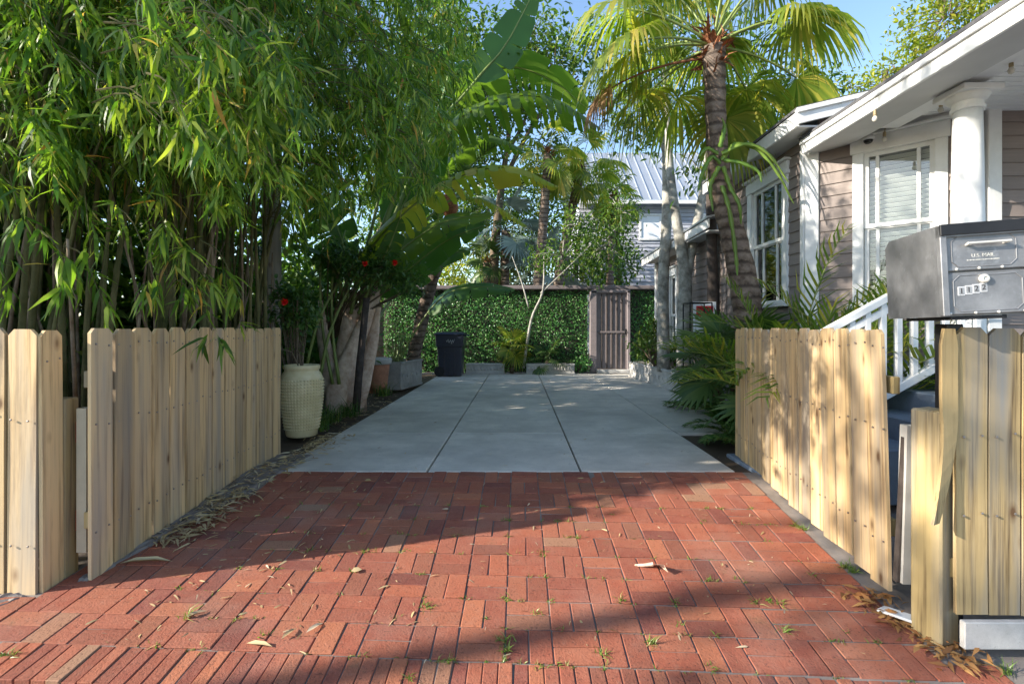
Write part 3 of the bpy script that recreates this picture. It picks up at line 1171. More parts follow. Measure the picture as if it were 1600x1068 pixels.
# right gate
gr = thing('driveway_gate', (1.8, 2.55, -.15), 'open timber gate leaf in dappled sun below the mailbox', 'gate', 'driveway gates')
board_run(gr, (1.805, 2.545), (1.953, 4.72), 14, -.13, .02, 1.14, M['fence'], 1, 2, lean=.045)
beam('rail', gr, (1.86, 2.58, .86), (1.99, 4.70, .86), .035, .085, M['post'])
beam('rail', gr, (1.845, 2.58, .16), (1.99, 4.70, .16), .035, .085, M['post'])
beam('edge_strip', gr, (1.825, 2.535, -.08), (1.868, 2.535, .66), .03, .02, M['bark_dark'])
hollow_tube('frame_tube', gr, (1.862, 2.53), .05, -.08, .675, M['galv'], .03)
hinge(gr, (1.915, 2.52, .52)); hinge(gr, (1.905, 2.52, .12))

# left fixed fence with its corner return and post
fl = thing('boundary_fence', (-2.7, 2.55, -.18), 'sunlit timber fence panel ending at a post by the left edge', 'fence', 'picket fences')
board_run(fl, (-2.334, 2.545), (-3.22, 2.545), 6, -.165, -.165, 1.14, M['fence'], 1, 3, nails=(.2, .68))
board_run(fl, (-2.326, 2.548), (-2.326, 2.675), 1, -.185, -.185, 1.135, M['fence'], -1, 4, nails=(.9,))
pm = MB(); pm.cbox((0, 0, .29), (.09, .09, .98), .006); pm.build('post', M['post'], fl, Matrix.Translation((-2.36, 2.722, 0)))
beam('rail', fl, (-2.36, 2.59, .75), (-3.2, 2.59, .75), .035, .085, M['post'])
beam('rail', fl, (-2.36, 2.59, .05), (-3.2, 2.59, .05), .035, .085, M['post'])

# right fixed fence with post
fr = thing('boundary_fence', (2.2, 2.25, -.2), 'weathered timber fence panel under the mailbox with a short post', 'fence', 'picket fences')
board_run(fr, (1.868, 2.25), (2.85, 2.25), 7, -.087, -.087, 1.14, M['fence_old'], -1, 5, gap=.006, nails=(.36, .64))
pm = MB(); pm.cbox((0, 0, .27), (.12, .13, 1.02), .008); pm.build('post', M['post'], fr, Matrix.Translation((1.858, 2.345, 0)) @ Matrix.Rotation(R(20), 4, 'Z'))
# warped narrow board that curls over the post
wb = MB()
vs, fs = [], []
for k in range(13):
    t = k / 12
    z = .32 + t * .82
    bend = -.085 * max(0, 1 - t / .55) ** 1.6
    tw = max(0, 1 - t / .6)
    hw = .034 if k < 12 else .022
    for sx in (-1, 1):
        for sy in (-1, 1):
            vs.append((1.838 + bend + sx * hw * (1 - .35 * tw), 2.243 - .035 * tw + sy * .009 + sx * .012 * tw, z))
for k in range(12):
    a, b = k * 4, k * 4 + 4
    fs += [(a, a + 2, b + 2, b), (a + 3, a + 1, b + 1, b + 3), (a + 1, a, b, b + 1), (a + 2, a + 3, b + 3, b + 2)]
fs += [(1, 3, 2, 0), (48, 50, 51, 49)]
wb.add(vs, fs); o = wb.build('picket', M['fence_old'], fr); o['label'] = 'warped narrow picket curling across the post'
beam('rail', fr, (1.86, 2.30, .75), (2.85, 2.30, .75), .035, .085, M['post'])
beam('rail', fr, (1.86, 2.30, .1), (2.85, 2.30, .1), .035, .085, M['post'])

pl = MB(); pl.cbox((2.19, 2.225, -.155), (.62, .03, .115), .004)
tag(pl.build('plank', M['stone']), 'white painted plank leaning under the weathered right fence', 'plank')
pl = MB(); pl.cbox((0, 0, 0), (.07, .20, .012), .003)
tag(pl.build('plank', M['white'], None, Matrix.Translation((1.79, 2.44, -.195)) @ Matrix.Rotation(R(28), 4, 'Z') @ Matrix.Rotation(R(-6), 4, 'X')), 'white broken board scrap among dry leaves beside the gate', 'board')

# ------------------------------------------------------------------ mailbox
mbx = thing('mailbox', (1.9, 2.4, -.2), 'grey steel locking mailbox numbered 1122 above the right fence', 'mailbox')
TM = Matrix.Translation((1.738, 2.15, 1.187)) @ Matrix.Rotation(R(-12), 4, 'Z') @ Matrix.Rotation(R(-2.6), 4, 'Y')
MWd, MD, MH = .33, .46, .375
m = MB()      # body: shell with a sloped hood at the front
prof = [(.022, 0), (MD, 0), (MD, MH - .03), (MD - .04, MH), (.0, MH), (-.012, MH - .012), (-.012, MH - .05), (.022, MH - .05)]
m.prism([(0, y, z) for y, z in prof], (MWd, 0, 0))
body = m.build('body', M['mail'], mbx, TM)
m = MB(); m.cbox((MWd / 2, -.013, MH - .022), (MWd + .002, .012, .046), .002); m.build('hood_shade_band', M['dark_metal'], mbx, TM)  # black band: the shade of the front overhang is put into its colour
for x in (.012, MWd - .012):
    m = MB(); m.cbox((x, .006, MH / 2), (.024, .032, MH - .006), .002); m.build('side_flange', M['mail'], mbx, TM)
m = MB(); m.cbox((MWd / 2, .010, .262), (MWd - .05, .014, .155), .004); d1 = m.build('upper_door', M['mail'], mbx, TM)
m = MB(); m.cbox((MWd / 2, .010, .092), (MWd - .05, .014, .172), .004); d2 = m.build('lower_door', M['mail'], mbx, TM)
for (x0, x1, z0, z1, dd) in ((.045, .27, .20, .325, d1), (.045, .285, .02, .165, d2)):
    c = .022; y = .002
    pts = [(x0 + c, y, z0), (x1 - c, y, z0), (x1, y, z0 + c), (x1, y, z1 - c), (x1 - c, y, z1), (x0 + c, y, z1), (x0, y, z1 - c), (x0, y, z0 + c), (x0 + c, y, z0)]
    m = MB(); m.tube(pts, .0022, 6); m.build('embossed_frame', M['mail'], dd, TM)
m = MB(); m.cbox((.165, -.022, .292), (.155, .012, .010), .003); m.cbox((.10, -.006, .289), (.012, .03, .01), .002); m.cbox((.23, -.006, .289), (.012, .03, .01), .002)
m.build('handle', M['galv'], d1, TM)
m = MB(); m.lathe([(.018, 0), (.018, .010), (.014, .015), (.009, .016), (.009, .012)], (0, 0, 0), 20, TM @ Matrix.Translation((.152, .002, .148)) @ Matrix.Rotation(R(90), 4, 'X'))
m.build('lock', M['galv'], d2)
m = MB()
for (x, z) in [(.03, .345), (.06, .192), (.14, .192), (.22, .192), (.03, .012), (.12, .012), (.20, .012), (.29, .012)]:
    m.lathe([(.006, 0), (.0055, .003), (.002, .0045)], (0, 0, 0), 8, TM @ Matrix.Translation((x, .003, z)) @ Matrix.Rotation(R(90), 4, 'X'))
m.build('rivets', M['galv'], mbx)


def text(body_, size, mat, parent, T, ext=.0008, name='lettering'):
    cu = bpy.data.curves.new(name, 'FONT')
    cu.body = body_; cu.size = size; cu.extrude = ext
    cu.align_x = 'CENTER'; cu.align_y = 'CENTER'
    cu.materials.append(mat)
    tmp = bpy.data.objects.new('text_source', cu)
    me = bpy.data.meshes.new_from_object(tmp)
    bpy.data.objects.remove(tmp)
    return link(name, me, mat, parent, T)


RX = Matrix.Rotation(R(90), 4, 'X')
text('U.S. MAIL', .020, M['galv'], d1, TM @ Matrix.Translation((.155, .0022, .243)) @ RX)
m = MB(); r_ = random.Random(2)
for k in range(22): m.box((.100 + k * .0052, .0022, .226), (r_.uniform(.002, .004), .0012, r_.uniform(.003, .005)))
m.build('worn_lettering', M['galv'], d1, TM)
for k, ch in enumerate('1122'):
    T = TM @ Matrix.Rotation(R(0), 4, 'Y') @ Matrix.Translation((.072 + k * .0262, .0018, .102 + k * .0035))
    m = MB(); m.box((0, 0, 0), (.0245, .002, .036)); tile = m.build('number_tile', M['tile'], d2, T)
    m = MB(); m.box((0, -.0012, 0), (.019, .0015, .029)); m.build('number_ground', M['tile_grey'], d2, T)
    text(ch, .030, M['ink'], d2, T @ Matrix.Translation((0, -.0022, 0)) @ RX, .0006, 'number')
m = MB(); m.cbox((.14, .2, -.008), (.2, .36, .014), .003); m.build('bracket', M['dark_metal'], mbx, TM)
m = MB(); m.cbox((0, 0, .48), (.075, .075, 1.36), .004); m.build('post', M['dark_metal'], mbx, Matrix.Translation((1.985, 2.42, 0)))

# ------------------------------------------------------------------ house on the right
house = thing('house', (3.3, 6.0, 0), 'mauve sided house with white trim and columned porch on the right', 'house')


def siding(u0, u1, z0, z1, holes=(), mat=None, parent=house, exp=.130, T=None, name='siding_board'):
    """lapped boards on a wall; local x along the wall, -y outward, z up; holes (x0,x1,z0,z1)"""
    mat = mat or M['siding']
    z = z0
    while z < z1 - .01:
        zt = min(z + exp, z1)
        cuts = [(u0, u1)]
        for (a, b, c, d) in holes:
            if z < d - .01 and zt > c + .01:
                nc = []
                for (p, q) in cuts:
                    if a > p: nc.append((p, min(a, q)))
                    if b < q: nc.append((max(b, p), q))
                cuts = [(p, q) for p, q in nc if q - p > .03]
        for (p, q) in cuts:
            m = MB()
            m.prism([(p, 0, z - .012), (p, -.026, z - .012), (p, -.024, z + .004), (p, -.010, zt), (p, 0, zt)], (q - p, 0, 0))
            m.build(name, mat, parent, T)
        z += exp


def window(parent, T, w, h, trim=.11, lites=(.22, .78), slats=True, head=.16):
    """local x along wall, -y outward, z up from the sill; w,h over the trim"""
    m = MB()
    m.cbox((trim / 2, -.018, h / 2), (trim, .05, h), .004)
    m.cbox((w - trim / 2, -.018, h / 2), (trim, .05, h), .004)
    win = m.build('window', M['white'], parent, T)
    m = MB(); m.cbox((w / 2, -.022, h + head / 2), (w + .04, .06, head), .004); m.cbox((w / 2, -.045, h + head + .015), (w + .10, .11, .03), .006)
    m.build('header', M['white'], win, T)
    m = MB(); m.cbox((w / 2, -.04, -.025), (w + .08, .12, .05), .006); m.build('sill', M['white'], win, T)
    iw = w - 2 * trim; s = .045
    for zz0, zz1, yy in ((h * .5, h, .012), (0, h * .5 + .03, .03)):
        m = MB()
        m.cbox((trim + s / 2, yy, (zz0 + zz1) / 2), (s, .035, zz1 - zz0), .003)
        m.cbox((w - trim - s / 2, yy, (zz0 + zz1) / 2), (s, .035, zz1 - zz0), .003)
        m.cbox((w / 2, yy - .002, zz0 + s / 2), (iw, .035, s), .003)
        m.cbox((w / 2, yy - .002, zz1 - s / 2), (iw, .035, s), .003)
        for f in lites:
            m.cbox((trim + iw * f, yy - .001, (zz0 + zz1) / 2), (.032, .026, zz1 - zz0 - s), .002)
        m.build('sash', M['white'], win, T)
        m = MB(); m.box((w / 2, yy + .006, (zz0 + zz1) / 2), (iw - s, .004, zz1 - zz0 - s)); m.build('pane', M['glass'], win, T)
    if slats:
        sm_ = MB(); sm_.cbox((0, 0, 0), (iw - .02, .055, .003), .001)
        sme_ = sm_.mesh('slat'); sme_.materials.append(M['blind'])
        n = int(h / .05)
        for k in range(n):
            link('slat', sme_, None, win, T @ Matrix.Translation((w / 2, .085, .03 + k * .05)) @ Matrix.Rotation(R(-38), 4, 'X'))
    m = MB(); m.box((w / 2, .25, h / 2), (iw + .1, .02, h)); m.build('dark_back', M['rubber'], win, T)  # plain black sheet behind the panes, in place of a room


# side wall of the main block (faces the driveway): local x runs towards the camera (-Y)
TS = Matrix.Translation((3.3, 8.25, 0)) @ Matrix.Rotation(R(-90), 4, 'Z')
# window spans Y 6.37..7.48
siding(0, 2.25, .35, 3.34, [(8.25 - 7.48, 8.25 - 6.37, 1.42, 3.16)], T=TS)
window(house, TS @ Matrix.Translation((8.25 - 7.48, 0, 1.46)), 1.11, 1.56, .13, (.28, .72))
m = MB(); m.box((1.125, .07, 1.85), (2.24, .08, 3.0))
for hole in (): pass
# backing pieces behind the boards, leaving the window open
m = MB()
for (a, b, c, d) in ((0, .78, .35, 3.34), (1.87, 2.25, .35, 3.34), (.78, 1.87, .35, 1.45), (.78, 1.87, 3.02, 3.34)):
    m.box(((a + b) / 2, .06, (c + d) / 2), (b - a, .11, d - c))
m.build('wall', M['siding'], house, TS)
# canted bay wall
TC = Matrix.Translation((3.3, 5.99, 0)) @ Matrix.Rotation(R(-45), 4, 'Z')
siding(.13, 1.30, .8, 3.30, [(.45, 1.22, 1.38, 3.16)], T=TC)
window(house, TC @ Matrix.Translation((.45, 0, 1.40)), .80, 1.60, .10, (.20, .78))
m = MB()
for (a, b, c, d) in ((.06, .47, .5, 3.3), (1.23, 1.30, .5, 3.3), (.47, 1.23, .5, 1.40), (.47, 1.23, 2.98, 3.3)):
    m.box(((a + b) / 2, .06, (c + d) / 2), (b - a, .11, d - c))
m.build('wall', M['siding'], house, TC)
m = MB(); m.cbox((.055, -.012, 1.9), (.14, .07, 2.9), .006); m.build('corner_board', M['white'], house, TC)
m = MB(); m.cbox((2.22, -.02, 1.85), (.07, .06, 3.0), .006); m.build('corner_board', M['white'], house, TS)
m = MB(); m.cbox((.72, -.02, 3.24), (1.20, .05, .13), .004); m.build('frieze', M['white'], house, TC)
# frontal wall right of the bay
TF = Matrix.Translation((4.20, 5.07, 0))
siding(.42, 2.6, .8, 3.30, [], T=TF)
m = MB(); m.box((1.3, .07, 2.0), (2.6, .1, 2.9)); m.build('wall', M['siding'], house, TF)
m = MB(); m.cbox((.11, -.03, 2.05), (.22, .08, 2.6), .006); m.build('door_trim', M['white'], house, TF)
m = MB(); m.cbox((.36, -.022, 2.05), (.13, .07, 2.6), .006); m.build('door_trim', M['white'], house, TF)
# main roof: eave along the driveway, rake at its front end
RZ0, RX0, RY0 = 3.47, 3.0, 5.63
sl = .235
m = MB(); m.prism([(RX0 - .03, RY0 - .04, RZ0), (6.2, RY0 - .04, RZ0 + sl * 3.23), (6.2, RY0 - .04, RZ0 + sl * 3.23 + .03), (RX0 - .03, RY0 - .04, RZ0 + .03)], (0, 2.9, 0))
m.build('roof', M['shingle'], house)
beam('fascia', house, (RX0, RY0, 3.385), (RX0, 8.5, 3.385), .03, .16, M['white'])
beam('fascia', house, (RX0 - .02, RY0 - .012, 3.40), (6.2, RY0 - .012, 3.40 + sl * 3.2), .03, .15, M['white'])
beam('rake_trim', house, (RX0 - .03, RY0 - .036, 3.462), (6.2, RY0 - .036, 3.462 + sl * 3.2), .03, .05, M['white'])
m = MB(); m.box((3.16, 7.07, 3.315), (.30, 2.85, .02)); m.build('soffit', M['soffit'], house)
m = MB(); m.prism([(3.30, 5.75, 3.30), (6.2, 5.75, 3.30), (6.2, 5.75, 3.45 + sl * 3), (3.30, 5.75, 3.42)], (0, .06, 0)); m.build('gable_wall', M['siding'], house)
# porch roof: its eave runs along Y towards the street
PX, PZ = 3.2, 3.10
m = MB(); m.prism([(PX - .04, 2.5, PZ + .15), (6.4, 2.5, PZ + .15 + 1.0), (6.4, 2.5, PZ + .18 + 1.0), (PX - .04, 2.5, PZ + .18)], (0, 3.42, 0)); m.build('porch_roof', M['shingle'], house)
beam('fascia', house, (PX, 2.5, PZ + .07), (PX, 5.90, PZ + .07), .03, .15, M['white'])
beam('drip_trim', house, (PX - .025, 2.5, PZ + .125), (PX - .025, 5.91, PZ + .125), .025, .05, M['white'])
beam('fascia', house, (PX - .01, 5.90, PZ + .07), (4.2, 5.90, PZ + .07 + .3), .025, .15, M['white'])
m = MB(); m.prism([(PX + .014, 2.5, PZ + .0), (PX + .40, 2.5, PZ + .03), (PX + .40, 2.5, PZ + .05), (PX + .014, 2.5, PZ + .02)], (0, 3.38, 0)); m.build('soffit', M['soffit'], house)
beam('porch_beam', house, (3.72, 2.6, 3.205), (3.72, 5.30, 3.205), .22, .09, M['white_soft'])
beam('trim_strip', house, TC @ Vector((.40, -.05, 3.185)), TC @ Vector((1.28, -.05, 3.185)), .03, .022, M['siding'])
# beadboard ceiling, boards laid across
for k in range(30):
    y = 2.55 + k * .088
    m = MB(); m.cbox((0, 0, 0), (2.6, .077, .016), .004)
    m.build('ceiling_board', M['white_soft'], house, Matrix.Translation((5.12, y, 3.245)) @ Matrix.Rotation(-R(.6), 4, 'Y'))
# porch floor, column, steps
m = MB(); m.cbox((4.9, 4.0, .41), (3.2, 2.9, .82), .01); m.build('porch_floor', M['step'], house)
col = thing('column', (3.74, 4.37, .82), None, None, parent=house)
m = MB(); prof = []
for k in range(14):
    t = k / 13; prof.append((.119 - .020 * t ** 1.8, .14 + t * 2.0))
m.lathe(prof, (3.74, 4.37, .82), 32); m.build('shaft', M['white'], col, smooth=True)
m = MB(); m.lathe([(.107, 2.12), (.118, 2.125), (.118, 2.15), (.108, 2.155), (.108, 2.19), (.125, 2.2), (.148, 2.23), (.15, 2.245)], (3.74, 4.37, .82), 32)
m.cbox((3.74, 4.37, .82 + 2.27), (.33, .33, .05), .006); m.build('capital', M['white'], col)
m = MB(); m.lathe([(.15, .05), (.16, .07), (.16, .10), (.145, .12), (.13, .15)], (3.74, 4.37, .82), 32); m.cbox((3.74, 4.37, .845), (.34, .34, .05), .006); m.build('base', M['white'], col)
for k in range(5):
    zt = .66 - k * .165
    x1 = 3.30; x0 = 3.02 - k * .28
    m = MB(); m.cbox(((x0 + x0 + .30) / 2, 4.15, zt / 2 - .02), (.30, 1.3, zt + .04), .008); m.build('step', M['step'], house)
rail = thing('stair_railing', (2.8, 4.0, .5), None, None, parent=house)
ra, rb = Vector((2.0, 4.0, .93)), Vector((3.55, 4.0, 1.78))
beam('handrail', rail, ra, rb, .07, .05, M['white'])
beam('handrail', rail, ra + Vector((0, 0, -.09)), rb + Vector((0, 0, -.09)), .04, .05, M['white'])
qa, qb = Vector((2.0, 4.0, .19)), Vector((3.55, 4.0, 1.06))
beam('bottom_rail', rail, qa, qb, .06, .06, M['white'])
for k in range(13):
    t = (k + .5) / 13
    a = qa.lerp(qb, t); b = ra.lerp(rb, t)
    m = MB(); m.cbox((0, 0, 0), (.042, .042, b.z - a.z - .05), .003); m.build('baluster', M['white'], rail, Matrix.Translation((a + b) / 2))
# rear wing with a lower roof
siding(0, 4.2, .3, 2.75, [(1.15, 1.75, .5, 2.35)], T=Matrix.Translation((3.3, 12.5, 0)) @ Matrix.Rotation(R(-90), 4, 'Z'))
TR = Matrix.Translation((3.3, 12.5, 0)) @ Matrix.Rotation(R(-90), 4, 'Z')
m = MB(); m.box((2.1, .07, 1.5), (4.2, .1, 2.5)); m.build('wall', M['siding'], house, TR)
window(house, TR @ Matrix.Translation((1.15, -.02, .55)), .6, 1.7, .10, (), slats=False)
m = MB(); m.cbox((.04, -.03, 1.5), (.12, .05, 2.5), .004); m.build('corner_board', M['white'], house, TR)
beam('fascia', house, (3.0, 8.27, 2.80), (3.0, 12.7, 2.72), .03, .14, M['white'])
m = MB(); m.prism([(2.96, 8.26, 2.88), (5.5, 8.26, 3.4), (5.5, 8.26, 3.43), (2.96, 8.26, 2.91)], (0, 4.5, -.07)); m.build('roof', M['metal_roof'], house)
m = MB(); m.box((3.15, 10.4, 2.69), (.28, 4.2, .02)); m.build('soffit', M['soffit'], house)

# porch bulbs and the dome camera
for k, (px, py, Y, lab) in enumerate(((1382, 214, 5.35, 'small porch bulb in a socket beside the dome camera'), (1470, 168, 4.72, 'small porch bulb left of the white column'), (1580, 106, 4.0, 'small porch bulb nearest the street right of the column'), (1367, 182, 4.69, 'tiny bare bulb hanging under the porch eave edge'))):
    p = W(px, py, Y)
    b = thing('porch_bulb', p, lab, 'light bulb', 'porch string bulbs')
    m = MB(); m.tube([p + Vector((0, 0, .05)), p + Vector((.004, 0, .06)), p + Vector((.01, .005, .09))], .006, 6); m.lathe([(.012, .0), (.016, .01), (.014, .05)], p, 10); m.build('socket', M['brass'], b)
    m = MB(); m.lathe([(.004, -.05), (.018, -.04), (.024, -.02), (.014, .002)], p, 12); m.build('bulb', M['glass_bulb'], b, smooth=True)
p = TC @ Vector((.60, -.06, 3.12))
sc_ = thing('security_camera', p, 'white dome security camera on the bay wall below the porch eave', 'camera')
m = MB(); m.lathe([(.055, .0), (.058, .02), (.058, .05), (.05, .065)], p, 20); m.build('housing', M['white'], sc_, smooth=True)
m = MB(); m.lathe([(.004, -.04), (.025, -.035), (.04, -.02), (.045, .0)], p, 20); m.build('dome', M['camera_black'], sc_, smooth=True)

# ------------------------------------------------------------------ back wall with clipped leaf facing, gate door
hw = thing('garden_wall', (.5, 13.7, 0), 'green leaf covered garden wall with mauve cap at the driveway end', 'wall')
m = MB(); m.cbox((-.85, 13.75, 1.07), (5.3, .10, 2.14), .01); m.cbox((3.6, 13.75, 1.07), (1.4, .10, 2.14), .01); m.build('wall_panel', M['bark_dark'], hw)
m = MB(); m.cbox((.45, 13.68, 2.20), (7.9, .34, .10), .012); m.build('cap', M['gate_wood'], hw)
lb = LB()
for (x0, x1, n) in ((-3.5, 1.82, 17000), (2.92, 4.25, 4300)):
    P = np.stack([rng.uniform(x0, x1, n), 13.69 - rng.uniform(0, .07, n), rng.uniform(.02, 2.12, n)], 1)
    D = rng.normal(0, 1, (n, 3)); D[:, 1] = -np.abs(D[:, 1]) * .9 - .1
    Nn = rng.normal(0, .6, (n, 3)); Nn[:, 1] -= 1
    lb.add(P, D, rng.uniform(.028, .072, n), rng.uniform(.018, .040, n), 'small', Nn)
o = lb.build('leaf_facing', M['hedge_leaf'], hw); o['kind'] = 'stuff'

gd = thing('garden_door', (2.35, 13.6, 0), 'mauve plank door with battens set in the leaf covered wall', 'door')
m = MB(); m.cbox((1.93, 13.58, 1.06), (.17, .18, 2.1), .01); m.cbox((2.84, 13.58, 1.06), (.08, .18, 2.1), .01); m.cbox((2.38, 13.58, 2.10), (.99, .18, .09), .01); m.build('frame', M['gate_wood'], gd)
for k in range(6):
    m = MB(); m.cbox((0, 0, 0), (.128, .04, 1.94), .004); m.build('plank', M['gate_wood'], gd, Matrix.Translation((2.085 + k * .131, 13.57, 1.08)))
for k in range(5):
    m = MB(); m.cbox((0, 0, 0), (.028, .022, 1.92), .004); m.build('batten', M['bark_dark'], gd, Matrix.Translation((2.15 + k * .131, 13.538, 1.08)))
m = MB(); m.cbox((2.41, 13.535, 1.05), (.78, .026, .05), .004); m.build('cross_bar', M['gate_wood'], gd)
m = MB(); m.cbox((2.76, 13.53, 1.06), (.05, .03, .14), .004); m.tube([(2.76, 13.50, 1.02), (2.76, 13.47, 1.06), (2.76, 13.50, 1.10)], .008, 6); m.build('latch', M['dark_metal'], gd)
m = MB(); m.cbox((2.42, 13.42, .045), (.84, .22, .09), .01); m.build('threshold', M['stone'], gd)


def trough(c, L, D, Hh, rz, label, n, sm=None):
    sm = sm or M['stone']
    t = thing('planter_trough', c, label, 'planter', 'cast stone troughs', rz)
    T = WM[t.name]
    m = MB(); w = .035
    m.cbox((0, -D / 2 + w / 2, Hh / 2), (L, w, Hh), .006, M=T); m.cbox((0, D / 2 - w / 2, Hh / 2), (L, w, Hh), .006, M=T)
    m.cbox((-L / 2 + w / 2, 0, Hh / 2), (w, D - 2 * w, Hh), .006, M=T); m.cbox((L / 2 - w / 2, 0, Hh / 2), (w, D - 2 * w, Hh), .006, M=T)
    m.build('body', sm, t)
    m = MB(); m.box((0, 0, Hh * .4), (L - 2 * w, D - 2 * w, Hh * .8), M=T); m.build('soil', M['soil'], t)
    m = MB(); m.cbox((0, -D / 2 - .006, Hh - .02), (L + .02, .03, .04), .006, M=T); m.cbox((0, -D / 2 - .004, .02), (L + .01, .025, .04), .006, M=T); m.build('moulding', sm, t)
    for k in range(n):
        x = -L / 2 + .07 + (L - .14) * k / (n - 1)
        m = MB(); m.lathe([(.004, -.035), (.022, -.02), (.026, .02), (.012, .05)], (0, 0, 0), 8, T @ Matrix.Translation((x, -D / 2 - .002, Hh * .48)))
        m.build('relief_petal', sm, t, smooth=True)
    return t


trough((-.83, 13.25, 0), .95, .26, .26, R(-1.5), 'white relief trough beside the navy bin', 11)
trough((.80, 13.25, 0), 1.2, .26, .26, R(1), 'white relief trough left of the mauve garden door', 14)
trough((2.93, 11.2, 0), 2.6, .42, .36, R(-86), 'long white stone planter along the rear house wall', 13)
trough((2.98, 8.95, 0), 1.6, .40, .36, R(-88), 'shorter white stone planter behind the black iron stand', 9)
trough((-2.35, 10.3, 0), 1.1, .55, .52, R(80), 'tall grey stone trough with green stems beside the terracotta pot', 5, M['stone_grey'])

# ------------------------------------------------------------------ pots, bin
pt = thing('glazed_pot', (-2.31, 5.6, 0), 'large cream glazed dimpled jar beside the shaded gate', 'pot')
m = MB()
prof = [(.145, .0), (.155, .01), (.175, .12), (.198, .28), (.213, .44), (.217, .54), (.212, .62), (.192, .665), (.175, .685), (.172, .70), (.184, .715), (.184, .745), (.176, .755), (.160, .752), (.156, .70), (.16, .60)]
m.lathe(prof, (-2.31, 5.6, 0), 44); m.build('body', M['pot'], pt, smooth=True)
dm = MB(); dm.lathe([(.0115, -.001), (.0095, .006), (.004, .010)], (0, 0, 0), 6)
for rr in range(17):
    z = .085 + rr * .032
    for (r0, z0), (r1, z1) in zip(prof, prof[1:]):
        if z0 <= z <= z1: rad = r0 + (r1 - r0) * (z - z0) / max(1e-6, z1 - z0); break
    for k in range(42):
        a = 2 * math.pi * k / 42
        T = Matrix.Translation((-2.31 + rad * math.cos(a), 5.6 + rad * math.sin(a), z)) @ Vector((math.cos(a), math.sin(a), 0)).to_track_quat('Z', 'Y').to_matrix().to_4x4()
        if rr == 0 and k == 0: dd = MB()
        dd.add([T @ Vector(v) for v in dm.V], dm.F)
o = dd.build('dimple_relief', M['pot'], pt, smooth=True); o['kind'] = 'stuff'
m = MB(); m.lathe([(.15, .66), (.15, .68)], (-2.31, 5.6, 0), 20); m.build('soil', M['soil'], pt)

pt = thing('terracotta_pot', (-2.50, 9.35, 0), 'worn terracotta pot with a whitened rim beside the grey trough', 'pot')
m = MB(); m.lathe([(.15, 0), (.17, .2), (.205, .50), (.21, .52)], (-2.50, 9.35, 0), 28); m.build('body', M['terracotta'], pt, smooth=True)
m = MB(); m.lathe([(.213, .505), (.235, .515), (.240, .60), (.225, .62), (.20, .615), (.19, .55)], (-2.50, 9.35, 0), 28); m.build('rim', M['stone'], pt, smooth=True)

bn = thing('wheelie_bin', (-1.6, 12.75, 0), 'navy wheeled rubbish bin with white printed mark by the leafy wall', 'bin')
bcx, bcy = -1.63, 12.75


def loft(m, rings):
    n = len(rings[0])
    m.add([p for r in rings for p in r], [tuple(range(n - 1, -1, -1)), tuple((len(rings) - 1) * n + k for k in range(n))] + [(i * n + k, i * n + (k + 1) % n, (i + 1) * n + (k + 1) % n, (i + 1) * n + k) for i in range(len(rings) - 1) for k in range(n)])


def rrect(cx, cy, hx, hy, r, z, n=4):
    out = []
    for sx, sy, a0 in ((1, 1, 0), (-1, 1, 90), (-1, -1, 180), (1, -1, 270)):
        for k in range(n + 1):
            a = R(a0 + 90 * k / n)
            out.append((cx + sx * (hx - r) + r * math.cos(a), cy + sy * (hy - r) + r * math.sin(a), z))
    return out


m = MB(); loft(m, [rrect(bcx, bcy, .27, .30, .05, .02), rrect(bcx, bcy, .30, .33, .05, .70), rrect(bcx, bcy, .325, .36, .05, .71), rrect(bcx, bcy, .34, .37, .05, .98)]); m.build('body', M['bin'], bn)
for k in range(3):
    m = MB(); m.cbox((bcx - .12 + k * .12, bcy - .318, .36), (.02, .03, .66), .006); m.build('rib', M['bin'], bn)
m = MB(); loft(m, [rrect(bcx, bcy, .355, .39, .05, .98), rrect(bcx, bcy, .36, .40, .05, 1.01), rrect(bcx, bcy, .33, .36, .08, 1.045), rrect(bcx, bcy, .2, .2, .08, 1.06)]); m.build('lid', M['bin'], bn)
m = MB(); m.tube([(bcx + .34, bcy - .2, .97), (bcx + .44, bcy - .2, .98), (bcx + .44, bcy + .2, .98), (bcx + .34, bcy + .2, .97)], .016, 8); m.build('handle', M['bin'], bn)
for s in (-1,):
    m = MB(); m.lathe([(.05, -.02), (.115, -.02), (.12, 0), (.115, .02), (.05, .02)], (0, 0, 0), 24, Matrix.Translation((bcx - .24, bcy - .35, .12)) @ RX); m.build('wheel', M['rubber'], bn)
    m = MB(); m.tube([(bcx - .24, bcy - .385, .12), (bcx - .24, bcy + .38, .12)], .012, 8); m.build('axle', M['dark_metal'], bn)
# the printed mark: a low crown of strokes over a bar
m = MB()
zz = .83; xx = bcx + .03
for k, (a, b, c, d) in enumerate([(-.10, .00, -.05, .05), (-.06, .05, -.03, -.02), (-.035, -.02, -.005, .045), (-.005, .045, .02, -.035), (.02, -.035, .05, .04), (.05, .04, .065, -.02), (.065, -.02, .095, .055), (-.10, .02, -.03, -.015), (-.02, .01, .06, .02), (.01, -.05, .05, -.04)]):
    p0 = Vector((xx + a, bcy - .378, zz + b)); p1 = Vector((xx + c, bcy - .378, zz + d)); dv = p1 - p0
    m.box((0, 0, 0), (dv.length + .01, .003, .014), M=Matrix.Translation((p0 + p1) / 2) @ dv.to_track_quat('X', 'Y').to_matrix().to_4x4())
m.build('printed_mark', M['bin_mark'], bn)

